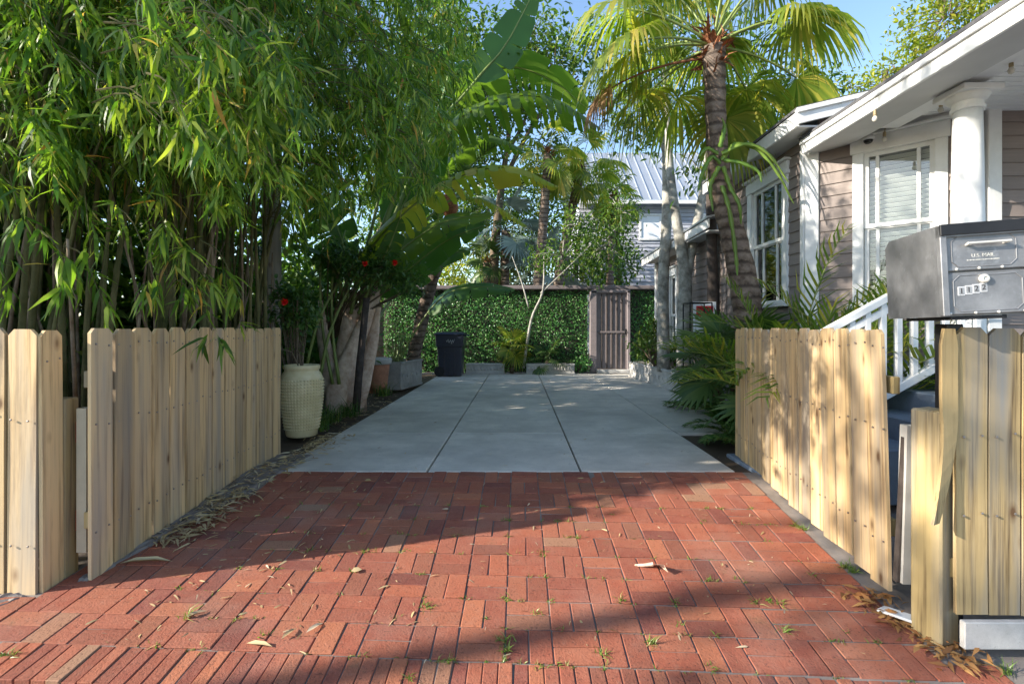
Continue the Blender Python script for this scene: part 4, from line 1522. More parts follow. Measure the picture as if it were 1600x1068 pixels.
# ------------------------------------------------------------------ iron stand and sign in the right bed
st = thing('iron_stand', (2.75, 7.9, 0), 'black iron plant stand frame beside the red sign in the right bed', 'stand')
sx0, sx1, sy0, sy1 = 2.52, 2.84, 7.7, 8.02
for (x, y) in ((sx0, sy0), (sx1, sy0), (sx0, sy1), (sx1, sy1)):
    m = MB(); m.tube([(x, y, 0), (x, y, 1.52)], .011, 6); m.build('upright', M['dark_metal'], st)
for z in (.02, .55, 1.08, 1.52):
    m = MB()
    for a, b in (((sx0, sy0), (sx1, sy0)), ((sx1, sy0), (sx1, sy1)), ((sx1, sy1), (sx0, sy1)), ((sx0, sy1), (sx0, sy0))):
        m.tube([(*a, z), (*b, z)], .009, 6)
    for q in range(1, 4):
        m.tube([(sx0 + (sx1 - sx0) * q / 4, sy0, z), (sx0 + (sx1 - sx0) * q / 4, sy1, z)], .005, 5)
    m.build('shelf', M['dark_metal'], st)
m = MB(); m.tube([(sx0 + .215, sy0, .55), (sx0 + .215, sy0, 1.08)], .006, 6); m.build('centre_bar', M['dark_metal'], st)
sg = thing('yard_sign', (2.72, 7.6, 0), 'red and white notice sign on wire legs beside the iron stand', 'sign')
p = W(1101, 490, 8.3)
m = MB(); m.cbox((p.x, p.y, p.z - .07), (.36, .008, .52), .002); m.build('board', M['sign_white'], sg)
m = MB(); m.box((p.x, p.y - .0065, p.z + .04), (.27, .003, .17)); redp = m.build('red_panel', M['sign_red'], sg)
m = MB(); r_ = random.Random(5)
for row in range(3):
    for k in range(8):
        m.box((p.x - .105 + k * .03, p.y - .0095, p.z + .085 - row * .046), (.016, .002, r_.uniform(.018, .028)))
m.build('faded_print', M['ink'], redp)
m = MB(); m.tube([(p.x - .14, p.y, .0), (p.x - .14, p.y, p.z)], .005, 6); m.tube([(p.x + .14, p.y, 0), (p.x + .14, p.y, p.z)], .005, 6); m.build('wire_leg', M['dark_metal'], sg)

# ------------------------------------------------------------------ utility pole with number tags
pole_p = W(424, 513, 7.0)
up_ = thing('utility_pole', (pole_p.x, pole_p.y, 0), 'grey timber utility pole behind the bamboo with a number tag', 'pole')
m = MB(); m.tube([(pole_p.x, 7.0, -.05), (pole_p.x + .01, 7.0, 4), (pole_p.x + .03, 7.0, 9.5)], [.125, .115, .10], 18); m.build('shaft', M['pole'], up_, smooth=True)
for z, txt, w in ((W(408, 388, 6.87).z, '1183', .15), (W(410, 396, 6.87).z, '16', .09)):
    m = MB(); m.cbox((pole_p.x - .10, 6.87, z), (w, .006, .062), .001); tg = m.build('number_tag', M['tag_teal'], up_)
    text(txt, .062, M['sign_white'], tg, Matrix.Translation((pole_p.x - .10, 6.864, z)) @ RX)

# ------------------------------------------------------------------ neighbouring house behind the wall
nb_ = thing('neighbour_house', (7, 24, 0), 'lilac two storey house with metal roof seen beyond the garden wall', 'house')
YN = 24.0


def NX(px): return (px - CX) * YN / F
def NZ(py): return H - (py - CY) * YN / F


xl, xr = NX(905), NX(1240)
m = MB(); m.box(((xl + xr) / 2, YN + 3, NZ(318) / 2), (xr - xl, 6, NZ(318))); m.build('wall', M['siding_far'], nb_)
zz = NZ(440)
while zz < NZ(322):
    m = MB(); m.prism([(xl, YN, zz), (xl, YN - .05, zz), (xl, YN - .012, zz + .17), (xl, YN, zz + .17)], (xr - xl, 0, 0)); m.build('siding_board', M['siding_far'], nb_)
    zz += .175
m = MB(); m.prism([(xl - .4, YN - .5, NZ(320)), (xl - .4, YN - .5, NZ(316)), (xl - .4, YN + 3.4, NZ(316) + 3.4), (xl - .4, YN + 3.4, NZ(320) + 3.4)], (xr - xl + .8, 0, 0)); rf = m.build('roof', M['metal_roof'], nb_)
k = 0
while xl - .2 + k * .42 < xr:
    x = xl - .2 + k * .42
    beam('seam', rf, (x, YN - .5, NZ(316) + .02), (x, YN + 3.4, NZ(316) + 3.42), .04, .05, M['metal_roof']); k += 1
m = MB(); m.cbox(((xl + xr) / 2, YN - .52, NZ(320)), (xr - xl + .8, .08, .16), .01); m.build('fascia', M['white'], nb_)
for (a, b, c, d) in ((1000, 1032, 336, 374), (930, 952, 336, 374), (1098, 1125, 336, 374)):
    m = MB(); x0, x1, z1, z0 = NX(a), NX(b), NZ(c), NZ(d)
    for bx_ in (((x0 + x1) / 2, z1, x1 - x0 + .14, .10), ((x0 + x1) / 2, z0, x1 - x0 + .14, .10)): m.cbox((bx_[0], YN - .06, bx_[1]), (bx_[2], .08, bx_[3]), .01)
    for x in (x0, x1): m.cbox((x, YN - .058, (z0 + z1) / 2), (.1, .07, z1 - z0), .01)
    wn_ = m.build('window', M['white'], nb_)
    m = MB(); m.box(((x0 + x1) / 2, YN - .05, (z0 + z1) / 2), (x1 - x0, .02, z1 - z0)); m.build('pane', M['sign_white'], wn_)
# white balcony rail left of it
bl = thing('balcony', (1.5, 22, 0), 'white railed timber balcony behind the trees beyond the wall', 'balcony')
x0, x1 = (745 - CX) * 22 / F, (955 - CX) * 22 / F
zb, zt = H - (440 - CY) * 22 / F, H - (398 - CY) * 22 / F
for z in (zb, zt): beam('rail', bl, (x0, 22, z), (x1, 22, z), .06, .08, M['white'])
beam('deck', bl, (x0, 22.6, zb - .2), (x1, 22.6, zb - .2), 1.3, .2, M['white'])
for k in range(42):
    x = x0 + (x1 - x0) * (k + .5) / 42
    m = MB(); m.box((0, 0, 0), (.05, .04, zt - zb - .08)); m.build('baluster', M['white'], bl, Matrix.Translation((x, 22, (zb + zt) / 2)))
for px in (748, 885, 950):
    x = (px - CX) * 22 / F
    m = MB(); m.cbox((x, 22.1, 3.6), (.22, .22, 7.3), .01); m.build('post', M['white'], bl)


# ================================================================== vegetation
def cat_rom(pts, n):
    P = [np.array(p, float) for p in pts]
    P = [2 * P[0] - P[1]] + P + [2 * P[-1] - P[-2]]
    out = []
    segs = len(P) - 3
    for k in range(n):
        t = k / (n - 1) * segs
        i = min(int(t), segs - 1); u = t - i
        a, b, c, d = P[i:i + 4]
        out.append(.5 * ((2 * b) + (-a + c) * u + (2 * a - 5 * b + 4 * c - d) * u * u + (-a + 3 * b - 3 * c + d) * u ** 3))
    return np.array(out)


def nrm(v):
    v = np.asarray(v, float)
    return v / max(np.linalg.norm(v), 1e-9)


def fan_frond(parent, base, d, Lp, Rr, mat, pmat, nseg=34, droop=1.0, spread=4.7, sag=.25, rp=.012, label=None, split=.5):
    base = np.array(base, float); d = nrm(d)
    pts = [base]; dd = d.copy()
    for k in range(6):
        dd = nrm(dd + np.array([0, 0, -sag / 6]))
        pts.append(pts[-1] + dd * Lp / 6)
    c, a = pts[-1], nrm(dd + np.array([0, 0, -.15]))
    n = nrm(np.array([0, 0, 1.]) - a * a[2] + rng.normal(0, .12, 3)); n = nrm(n - a * np.dot(n, a))
    s = np.cross(a, n)
    dth = spread / nseg
    lb = LB()
    g = np.array([0, 0, -1.])
    js = np.array([.0, .28, .52, .78, 1.0])
    for k in range(nseg):
        th = -spread / 2 + (k + .5) * dth + rng.normal(0, .015)
        u = a * math.cos(th) + s * math.sin(th)
        t = -a * math.sin(th) + s * math.cos(th)
        Rk = Rr * (1 - .10 * abs(th)) * rng.uniform(.9, 1.06)
        p = c + u * .02; prev = 0
        V = []
        for j, r in enumerate(js):
            if j:
                dirv = nrm(u + n * (.22 * (1 - r)) + g * droop * (r ** 2.2) * rng.uniform(.8, 1.25))
                p = p + dirv * (r - prev) * Rk; prev = r
            hw = Rk * (max(r, .03) * math.tan(dth / 2) * 1.05 if r <= split else max(.002, split * math.tan(dth / 2) * (1 - (r - split) / (1 - split)) ** .8 * 1.0))
            V += [p + t * hw + n * hw * .45, p - t * hw - n * hw * .45]
        lb.raw(V, [(2 * j, 2 * j + 1, 2 * j + 3, 2 * j + 2) for j in range(4)])
    o = lb.build('frond', mat, parent)
    if label: o['label'] = label
    m = MB(); m.tube(pts, [rp * (1.3 - .6 * k / 6) for k in range(7)], 6); m.build('petiole', pmat, o, smooth=True)
    return o


def pinnate_frond(parent, base, d, L, mat, pmat, nl=30, ll=.3, lw=.022, bend=.9, ang=1.0, vee=.3, rp=.008, start=.18, kind='blade'):
    base = np.array(base, float); dd = nrm(d)
    N = 14; pts = [base]; dirs = [dd]
    for k in range(N):
        dd = nrm(dd + np.array([0, 0, -bend / N]) * (0.4 + 1.2 * k / N))
        pts.append(pts[-1] + dd * L / N); dirs.append(dd)
    pts = np.array(pts); dirs = np.array(dirs)
    lb = LB(); P, D, LL, WW, NN = [], [], [], [], []
    for k in range(nl):
        t = start + (1 - start) * (k + .5) / nl
        i = min(int(t * N), N - 1); u = t * N - i
        p = pts[i] * (1 - u) + pts[i + 1] * u; a = dirs[i]
        side = np.cross(a, [0, 0, 1.]); side = nrm(side); upv = np.cross(side, a)
        env = math.sin(math.pi * (.12 + .80 * (t - start) / (1 - start))) ** .6
        for s in (-1, 1):
            aa = ang * (1.15 - .65 * t)
            v = a * math.cos(aa) + side * s * math.sin(aa) + upv * vee + rng.normal(0, .07, 3)
            P.append(p); D.append(v); LL.append(ll * env * rng.uniform(.85, 1.1)); WW.append(lw * (.6 + .4 * env)); NN.append(upv + rng.normal(0, .2, 3) - side * s * .3)
    lb.add(P, D, LL, WW, kind, np.array(NN), 1.1)
    o = lb.build('frond', mat, parent)
    m = MB(); m.tube([tuple(p) for p in pts], [rp * (1.3 - 1.0 * k / N) for k in range(N + 1)], 5); m.build('rachis', pmat, o, smooth=True)
    return o


def paddle_leaf(parent, pts, hw, mat, pmat, droop=.5, tear=.35, stem=0.25, rp=.02, n=64, tilt=0.0, label=None, ref=(0, 0, 1)):
    """banana-like leaf: first part of the path is bare stalk, then the blade with torn strips"""
    Q = cat_rom(pts, n)
    i0 = int(n * stem)
    lb = LB()
    up = np.array([0, 0, 1.])
    for side in (-1, 1):
        i = i0; 
        while i < n - 1:
            j = min(n - 1, i + int(rng.choice([1, 2, 2, 2, 3]) if rng.random() < tear * 1.8 else 8))
            lag = rng.normal(0, .10) if tear > .05 else 0
            dr = droop * rng.uniform(.75, 1.3)
            V = []; fs = []
            M_ = 5
            for q in range(i, j + 1):
                t = (q - i0) / (n - 1 - i0)
                tan = nrm(Q[min(q + 1, n - 1)] - Q[max(q - 1, 0)])
                sd = np.cross(tan, np.array(ref, float)); sd = nrm(sd) * side
                sd = nrm(sd + up * tilt * side)
                w = hw * min(1.0, (math.sin(math.pi * min(1, max(0, t)) ** .75) ** .55 if 0 < t < 1 else 0.02) + .02)
                gap = .85 if (q in (i, j) and tear > .05 and 0 < q - i0 and q < n - 1) else 1.0
                p = Q[q].copy(); prev = 0
                shrink = (1 if q == i else -1 if q == j else 0) * (0.055 if tear > .05 and i0 < q < n - 1 else 0)
                for k in range(M_ + 1):
                    f = k / M_
                    if k:
                        dv = nrm(sd * (1 - .25 * f) + tan * (.35 * f + lag * f + shrink * (1.6 if f > .3 else .2)) + up * (.32 * (1 - f)) - up * dr * 1.5 * f)
                        p = p + dv * w * (f - prev) * (gap if f > .5 else 1); prev = f
                    V.append(p)
                    p = p.copy()
            c = j - i + 1
            for q in range(c - 1):
                for k in range(M_):
                    a = q * (M_ + 1) + k
                    fs.append((a, a + 1, a + M_ + 2, a + M_ + 1))
            lb.raw(V, fs)
            i = j
    o = lb.build('leaf_blade', mat, parent)
    if label: o['label'] = label
    m = MB(); m.tube([tuple(p) for p in Q], [rp * (1.25 - 1.0 * k / (n - 1)) for k in range(n)], 7); m.build('midrib', pmat, o, smooth=True)
    return o


def leaf_cloud(lb, c, r, ncl, nl, L, wr, kind='broad', spread=.16, shell=.55, hang=.25, squash=(1, 1, 1), filt=None):
    """leaf clusters through an uneven volume"""
    c = np.array(c, float)
    d = rng.normal(0, 1, (ncl, 3)); d /= np.linalg.norm(d, axis=1, keepdims=True)
    rad = r * (shell + (1 - shell) * rng.random(ncl)) ** .7 * rng.uniform(.55, 1.12, ncl)
    cc = c + d * rad[:, None] * np.array(squash)
    if filt is not None:
        ok = np.array([filt(q) for q in cc], bool); cc = cc[ok]; d = d[ok]; ncl = len(cc)
    P = np.repeat(cc, nl, 0) + rng.normal(0, spread, (ncl * nl, 3))
    D = rng.normal(0, 1, (ncl * nl, 3)) + np.repeat(d, nl, 0) * .7; D[:, 2] -= hang * 2
    Ls = L * rng.uniform(.65, 1.2, ncl * nl)
    lb.add(P, D, Ls, Ls * wr, kind)
    return cc


def tree(name, label, trunks, blobs, L, wr, mat, bark, cat='tree', group=None, nl=14, spread=.18, kind='broad', hang=.25, twigs=True, shell=.4, filt=None):
    """trunks: list of (points, radii); blobs: (centre, radius, clusters[, squash])"""
    t = thing(name, trunks[0][0][0], label, cat, group)
    for k, (pts, rad) in enumerate(trunks):
        n = max(6, len(pts) * 4)
        Q = cat_rom(pts, n)
        rr = np.interp(np.linspace(0, 1, n), np.linspace(0, 1, len(rad)), rad)
        m = MB(); m.tube([tuple(q) for q in Q], list(rr), 10); m.build('trunk' if k == 0 else 'limb', bark, t, smooth=True)
    lb = LB(); tw = MB()
    for b in blobs:
        sq = b[3] if len(b) > 3 else (1, 1, 1)
        cc = leaf_cloud(lb, b[0], b[1], b[2], nl, L, wr, kind, spread, shell, hang, sq, filt)
        if twigs:
            for q in cc[::4]:
                o_ = Vector(b[0]).lerp(Vector(tuple(q)), .15)
                mid = o_.lerp(Vector(tuple(q)), .55) + Vector((0, 0, .06))
                tw.tube([o_, mid, tuple(q)], [.018, .010, .004], 4, False)
    o = lb.build('crown', mat, t); o['kind'] = 'stuff'
    if twigs and tw.V:
        o = tw.build('twigs', bark, t); o['kind'] = 'stuff'
    return t


# ------------------------------------------------------------------ bamboo
def sun_ok(p):
    """keeps the grove behind the fence line, so the street side of the apron stays in the sun"""
    return p[1] > 2.72 + .309 * (p[0] + 2.3)


def spray(lb, tw, a, b, n_tw, lL, sag=.25, thick=.004):
    """a drooping branch from a to b with leafy twig ends"""
    a = np.array(a, float); b = np.array(b, float)
    mid = (a + b) / 2 + np.array([0, 0, sag * np.linalg.norm(b - a)])
    Q = cat_rom([a, mid, b], 7)
    if tw is not None: tw.tube([tuple(q) for q in Q], [thick * (1.4 - k * .17) for k in range(7)], 4, False)
    main = nrm(b - mid)
    P, D, LL = [], [], []
    for k in range(n_tw):
        t = rng.uniform(.35, 1.0) if k else 1.0
        i = min(5, int(t * 6)); p = Q[i] + (Q[i + 1] - Q[i]) * (t * 6 - i)
        td = nrm(main * .8 + rng.normal(0, .55, 3) + np.array([0, 0, -.35]))
        tl = rng.uniform(.06, .2)
        q = p + td * tl
        if not sun_ok(q): continue
        if -.515 < q[0] / q[1] < -.440 and q[1] < 6.8 and 0 < (q[2] - H) / q[1] < .26: continue   # the clump parts in front of the pole
        nl = rng.integers(5, 10)
        for j in range(nl):
            f = j / nl
            P.append(p + td * tl * (.4 + .6 * f))
            side = rng.normal(0, .6, 3)
            D.append(nrm(td * (.45 + .7 * f) + side + np.array([0, 0, -.55 - .3 * rng.random()])))
            LL.append(lL * rng.uniform(.45, 1.25))
    if P:
        LL = np.array(LL)
        Nn = np.array([0.25, -.35, .9]) + rng.normal(0, .5, (len(P), 3))
        lb.add(P, D, LL, LL * rng.uniform(.085, .135, len(LL)), 'bamboo', Nn)


def bamboo(c, n, hgt, label, rad=.4, nbr=24, seed=0, lL=.155, low=2.1):
    t = thing('bamboo', (c[0], c[1], 0), label, 'bamboo', 'bamboo clumps')
    lb = LB(); tw = MB()
    for k in range(n):
        a = rng.uniform(0, 2 * math.pi); r = rad * math.sqrt(rng.random())
        bx_, by_ = c[0] + r * math.cos(a), c[1] + r * math.sin(a)
        h = hgt * rng.uniform(.75, 1.1)
        lx, ly = rng.normal(.55, .5), rng.normal(-.05, .4)
        pts = [(bx_, by_, 0)]
        for q in range(1, 6):
            f = q / 5
            pts.append((bx_ + lx * f ** 2.2, by_ + ly * f ** 2.2, h * (f - .06 * f ** 3)))
        Q = cat_rom(pts, 20)
        r0 = rng.uniform(.011, .026)
        P_, R_ = [], []
        for q in range(20):
            rr = r0 * (1 - .75 * q / 19)
            v = Q[q]
            P_ += [tuple(v - np.array([0, 0, .014])), tuple(v), tuple(v + np.array([0, 0, .014]))]
            R_ += [rr, rr * 1.28, rr]
        m = MB(); m.tube(P_, R_, 7); m.build('culm', M['culm'], t, smooth=True)
        for b in range(nbr):
            f = rng.uniform(low / h, 1.0)
            i = min(18, int(f * 19)); p = Q[i]
            az = rng.normal(-.5, 1.5)
            ln = rng.uniform(.3, 1.15) * (1.1 - .3 * f)
            e = p + np.array([math.cos(az) * ln, math.sin(az) * ln, rng.uniform(-.35, .25)])
            if not sun_ok(e): continue
            if e[2] < 2.22 + max(0, e[0] + 2.2) * .8: continue
            if (e[0]) / e[1] * F + CX > 700 and e[2] < 3.2: continue
            spray(lb, tw if b % 2 == 0 else None, p, e, rng.integers(3, 6), lL)
    return t, lb, tw


clumps = []
spec = [((-2.95, 3.25), 15, 5.0, 'bamboo clump at the left edge behind the sunlit fence', .38, 15),
        ((-2.75, 4.2), 15, 5.4, 'bamboo clump leaning over the middle of the shaded gate', .38, 16),
        ((-3.9, 4.1), 13, 6.0, 'bamboo clump in the far left corner of the grove', .55, 16),
        ((-2.95, 5.3), 14, 5.8, 'bamboo clump behind the cream jar', .40, 16),
        ((-3.6, 6.4), 13, 6.2, 'bamboo clump nearest the utility pole', .45, 16),
        ((-4.7, 5.6), 12, 6.4, 'hindmost bamboo clump in the shade of the grove', .6, 9)]
for k, (c, n, h, lab, rad, nb2) in enumerate(spec):
    clumps.append((c,) + bamboo(c, n, h, lab, rad, nb2, k))
# overhanging sprays that fill the view above the gate
for k in range(1750):
    px = rng.uniform(-60, 700); 
    lim = 265 if px < 430 else 320 - (px - 430) * .1
    py = rng.uniform(-140, lim) if rng.random() < .96 else rng.uniform(230, 350)
    Y = rng.uniform(2.75, 4.2) if px < 460 else rng.uniform(3.6, 6.0)
    if py > 330 and px > 430: continue
    e = np.array(W(px, py, Y))
    if not sun_ok(e) or e[0] > -.75: continue
    if 392 < px < 450 and py > 255: continue
    if math.sin(px * .021 + 1.3) * math.sin(py * .026 + px * .006) + .35 * math.sin(px * .05 - py * .043) < -.38: continue
    ci = min(range(len(clumps)), key=lambda q: (clumps[q][0][0] - e[0]) ** 2 + (clumps[q][0][1] - e[1]) ** 2)
    c = clumps[ci]
    a = e + np.array([-rng.uniform(.25, .7), rng.uniform(-.1, .3), rng.uniform(.1, .5)])
    spray(c[2], c[3] if k % 2 else None, a, e, rng.integers(3, 6), rng.uniform(.11, .175), .15)
for k in range(330):
    px = rng.uniform(470, 735); py = rng.uniform(-60, 300 - max(0, px - 640) * 1.2)
    e = np.array(W(px, py, rng.uniform(4.4, 6.8)))
    c = min(clumps[3:], key=lambda q: (q[0][0] - e[0]) ** 2 + (q[0][1] - e[1]) ** 2)
    spray(c[2], c[3] if k % 2 else None, e + np.array([-rng.uniform(.25, .7), rng.uniform(-.1, .3), rng.uniform(.1, .5)]), e, rng.integers(3, 6), rng.uniform(.14, .18), .15)
# low leafy sprays hanging at the fence top
for (px, py, Y) in ((110, 470, 2.78), (60, 440, 2.8), (150, 455, 2.85), (210, 430, 2.95), (255, 420, 2.95), (330, 470, 3.3), (345, 500, 3.3), (300, 390, 3.1), (375, 440, 3.4), (395, 490, 3.5), (385, 350, 3.3), (440, 330, 3.9), (40, 350, 2.8), (15, 300, 2.8), (160, 360, 2.9), (240, 340, 3.0), (455, 400, 4.4), (480, 360, 4.6), (345, 300, 3.1), (405, 300, 3.3), (360, 215, 3.0), (330, 250, 2.95), (420, 245, 3.3), (470, 280, 3.6), (500, 320, 4.2)):
    e = np.array(W(px, py, Y))
    c = min(clumps, key=lambda q: (q[0][0] - e[0]) ** 2 + (q[0][1] - e[1]) ** 2)
    for q in range(1):
        e2 = e + rng.normal(0, .07, 3)
        spray(c[2], c[3], e2 + np.array([-rng.uniform(.2, .5), rng.uniform(.0, .3), rng.uniform(.15, .45)]), e2, 6, .165, .2)
# near sprays, then unseen corner clump sprays added to dapple the gate and porch
c3 = clumps[2]
_ok = sun_ok
sun_ok = lambda p: True
cents = [W(300, 60, 2.4), W(420, 90, 2.6), (W(350, 180, 2.45)), W(450, 190, 2.7), W(270, 150, 2.5), W(400, 230, 2.6)]
for k in range(60):
    e = np.array(cents[k % 6]) + rng.normal(0, .10, 3)
    spray(clumps[1][2], clumps[1][3], e + np.array([-rng.uniform(.3, .6), rng.uniform(.15, .4), rng.uniform(.15, .4)]), e, rng.integers(3, 6), rng.uniform(.12, .17), .15)
for k in range(40):
    x = rng.uniform(-5.0, -3.0); e = np.array([x, rng.uniform(2.45, 3.35) + .309 * x, rng.uniform(5.2, 7.0)])
    spray(c3[2], c3[3], e + np.array([-.3, rng.uniform(.3, .7), .2]), e, rng.integers(3, 6), .19, .15)
for k in range(26):
    e = np.array([rng.uniform(-5.2, -3.3), rng.uniform(1.15, 2.7), rng.uniform(3.25, 4.9)])
    spray(c3[2], c3[3], e + np.array([-.3, rng.uniform(.3, .7), .2]), e, rng.integers(2, 4), .175, .15)
sun_ok = _ok
# dead tan canes standing among the green ones
for ci, (c, t, lb, tw) in enumerate(clumps[:5]):
    for k in range(9):
        x, y = c[0] + rng.normal(0, .35), c[1] + rng.normal(0, .4)
        if x > -2.4 or y < 2.85: continue
        h = rng.uniform(1.6, 2.8); lx, ly = rng.normal(0, .22), rng.normal(0, .2)
        m = MB(); m.tube([(x, y, -.05), (x + lx * .4, y + ly * .4, h * .5), (x + lx, y + ly, h)], [rng.uniform(.010, .02), .012, .007], 6); m.build('culm', M['dead_culm'], t, smooth=True)
for c, t, lb, tw in clumps:
    o = lb.build('foliage', M['bamboo_leaf'], t); o['kind'] = 'stuff'
    o = tw.build('branches', M['culm'], t); o['kind'] = 'stuff'

# ------------------------------------------------------------------ trees beyond the grove and behind the wall
BL = 'trees behind the grove'
tree('shade_tree', 'tall dense dark tree behind the left end of the bamboo', [([(-6.2, 5, 0), (-6.1, 5, 3), (-5.8, 5.1, 6)], [.22, .18, .08])],
     [((-6.0, 4.6, 4.6), 1.9, 170), ((-6.6, 6.4, 5.4), 2.0, 170), ((-7.2, 4.2, 2.6), 2.0, 150), ((-6.2, 6.5, 2.6), 1.6, 120)], .20, .45, M['tree_leaf'], M['brown_bark'], group=BL, nl=13, spread=.28, twigs=False)
tree('shade_tree', 'tall dense dark tree behind the utility pole', [([(-5.2, 9, 0), (-5.1, 9, 3), (-4.8, 9.2, 6)], [.22, .18, .08])],
     [((-5.2, 8.6, 4.6), 1.7, 110), ((-5.0, 9.3, 5.4), 1.3, 60), ((-5.4, 9.2, 2.4), 1.8, 150), ((-4.8, 11.0, 2.2), 1.1, 80)], .19, .42, M['tree_leaf'], M['brown_bark'], group=BL, nl=13, spread=.27, twigs=False)
tree('shade_tree', 'broad leafy tree behind the banana leaves left of the wall', [([(-4.2, 15.6, 0), (-4.1, 15.6, 3.5), (-3.4, 15.8, 7.5)], [.25, .2, .08])],
     [((-3.8, 15.4, 5.4), 1.8, 180), ((-2.9, 15.6, 7.6), 1.9, 190), ((-4.4, 15.8, 3.0), 1.8, 150), ((-2.2, 15.6, 9.6), 1.7, 150)], .19, .42, M['tree_leaf'], M['brown_bark'], group=BL, nl=13, spread=.27, twigs=False)
tree('canopy_tree', 'airy tree with sky gaps above the centre of the wall', [([(-.9, 18, 0), (-.8, 18, 4), (-.3, 18, 8)], [.2, .16, .07]), ([(-.6, 18, 6), (.6, 17.8, 8.2), (2.0, 17.6, 9.6)], [.09, .06, .03]), ([(-.5, 18, 7), (.3, 18.2, 8.6), (.6, 18.1, 11)], [.08, .05, .02])],
     [((-.8, 18, 9.6), 2.2, 280), ((1.2, 17.8, 9.8), 1.7, 110), ((-1.8, 17.8, 7.4), 1.8, 190), ((-2.8, 18, 9.6), 1.9, 190), ((.4, 18.2, 11.2), 1.4, 100), ((2.6, 17.6, 10.6), 1.5, 70), ((.9, 17.9, 7.6), 1.2, 45), ((2.9, 17.4, 8.8), .9, 22)], .21, .40, M['tree_leaf'], M['brown_bark'], nl=10, spread=.24)
tree('background_tree', 'pale green tree low behind the wall left of the palms', [([(-2.2, 20, 0), (-2.1, 20, 3)], [.15, .07])],
     [((-2.2, 20, 3.2), 1.5, 120), ((-3.6, 20.5, 3.8), 1.6, 120), ((-.9, 20.6, 2.8), 1.1, 60)], .2, .42, M['tree_light'], M['brown_bark'], nl=10, spread=.25, twigs=False)
tree('background_tree', 'mid green tree behind the wall between the palms and lilac house', [([(2.1, 20.5, 0), (2.2, 20.5, 3), (2.4, 20.5, 5)], [.15, .12, .06])],
     [((2.4, 20.5, 4.2), 1.4, 130), ((1.0, 20.2, 5.2), 1.3, 100), ((3.4, 20.3, 3.0), 1.0, 60), ((.2, 20.6, 3.4), 1.2, 80)], .2, .42, M['tree_leaf'], M['brown_bark'], nl=10, spread=.25, twigs=False)
tree('background_tree', 'deep green tree behind the wall above the navy bin', [([(-1.4, 21, 0), (-1.4, 21, 3), (-1.2, 21, 6)], [.15, .12, .06])],
     [((-1.3, 21, 5.6), 1.7, 170), ((.2, 21.3, 6.6), 1.5, 120), ((-2.9, 21, 6.0), 1.6, 140), ((1.6, 21.2, 7.2), 1.3, 80), ((.6, 21, 4.6), 1.2, 70)], .2, .42, M['tree_leaf'], M['brown_bark'], nl=10, spread=.22, twigs=False)
tree('background_tree', 'leafy tree hiding the left edge of the lilac house', [([(4.1, 21.5, 0), (4.1, 21.5, 3), (4.0, 21.5, 6)], [.15, .12, .06])],
     [((3.9, 21.5, 5.6), 1.0, 80), ((3.5, 21.5, 7.2), .9, 50), ((4.2, 21.4, 3.9), .9, 60)], .2, .42, M['tree_leaf'], M['brown_bark'], nl=10, spread=.2, twigs=False)
tree('garden_tree', 'small tree with pale bent branches in front of the leafy wall', [([tuple(W(818, 575, 13.3)), tuple(W(830, 500, 13.3)), tuple(W(848, 455, 13.2)), tuple(W(850, 400, 13.2))], [.035, .032, .026, .012]), ([tuple(W(826, 480, 13.3)), tuple(W(815, 440, 13.3)), tuple(W(800, 400, 13.3))], [.022, .018, .008]), ([tuple(W(845, 458, 13.2)), tuple(W(880, 425, 13.2)), tuple(W(925, 380, 13.1))], [.022, .016, .008])],
     [(W(880, 400, 13.4), .75, 60, (1.3, .8, .8)), (W(940, 385, 13.5), .85, 85, (1.1, .8, 1.0)), (W(970, 330, 13.6), .55, 35), (W(900, 350, 13.4), .5, 30)], .13, .36, M['tree_leaf'], M['grey_bark'], nl=10, spread=.13)
tree('slim_tree', 'slim grey trunked tree beside the garden door', [([tuple(W(1037, 580, 10.3)), tuple(W(1036, 450, 10.3)), tuple(W(1042, 330, 10.3)), tuple(W(1041, 220, 10.3)), tuple(W(1038, 90, 10.3))], [.13, .115, .10, .085, .04]), ([tuple(W(1041, 245, 10.3)), tuple(W(1025, 190, 10.2)), tuple(W(1005, 160, 10.1)), tuple(W(975, 140, 10.0))], [.06, .05, .035, .015])],
     [(W(1000, 130, 10.2), .75, 42), (W(1060, 110, 10.4), .9, 50), (W(1020, 210, 10.2), .45, 18), (W(980, 200, 10.2), .5, 22), (W(1030, 30, 10.4), .9, 50)], .15, .36, M['tree_leaf'], M['grey_bark'], group='slim grey trees', nl=9, spread=.16)
tree('slim_tree', 'forked grey trunked tree behind the iron stand', [([tuple(W(1070, 580, 9.5)), tuple(W(1069, 500, 9.5)), tuple(W(1070, 430, 9.5)), tuple(W(1055, 330, 9.5)), tuple(W(1046, 255, 9.5)), tuple(W(1042, 150, 9.5))], [.15, .135, .12, .085, .075, .04]), ([tuple(W(1071, 440, 9.5)), tuple(W(1085, 370, 9.5)), tuple(W(1102, 280, 9.5)), tuple(W(1112, 190, 9.5)), tuple(W(1130, 110, 9.5))], [.085, .085, .075, .06, .03])],
     [(W(1110, 200, 9.6), .8, 30), (W(1190, 250, 9.4), .8, 40), (W(1240, 200, 9.4), .8, 45), (W(1170, 150, 9.6), .9, 45), (W(1260, 130, 9.6), .8, 35), (W(1090, 260, 9.4), .35, 10)], .15, .36, M['tree_leaf'], M['grey_bark'], group='slim grey trees', nl=9, spread=.16)
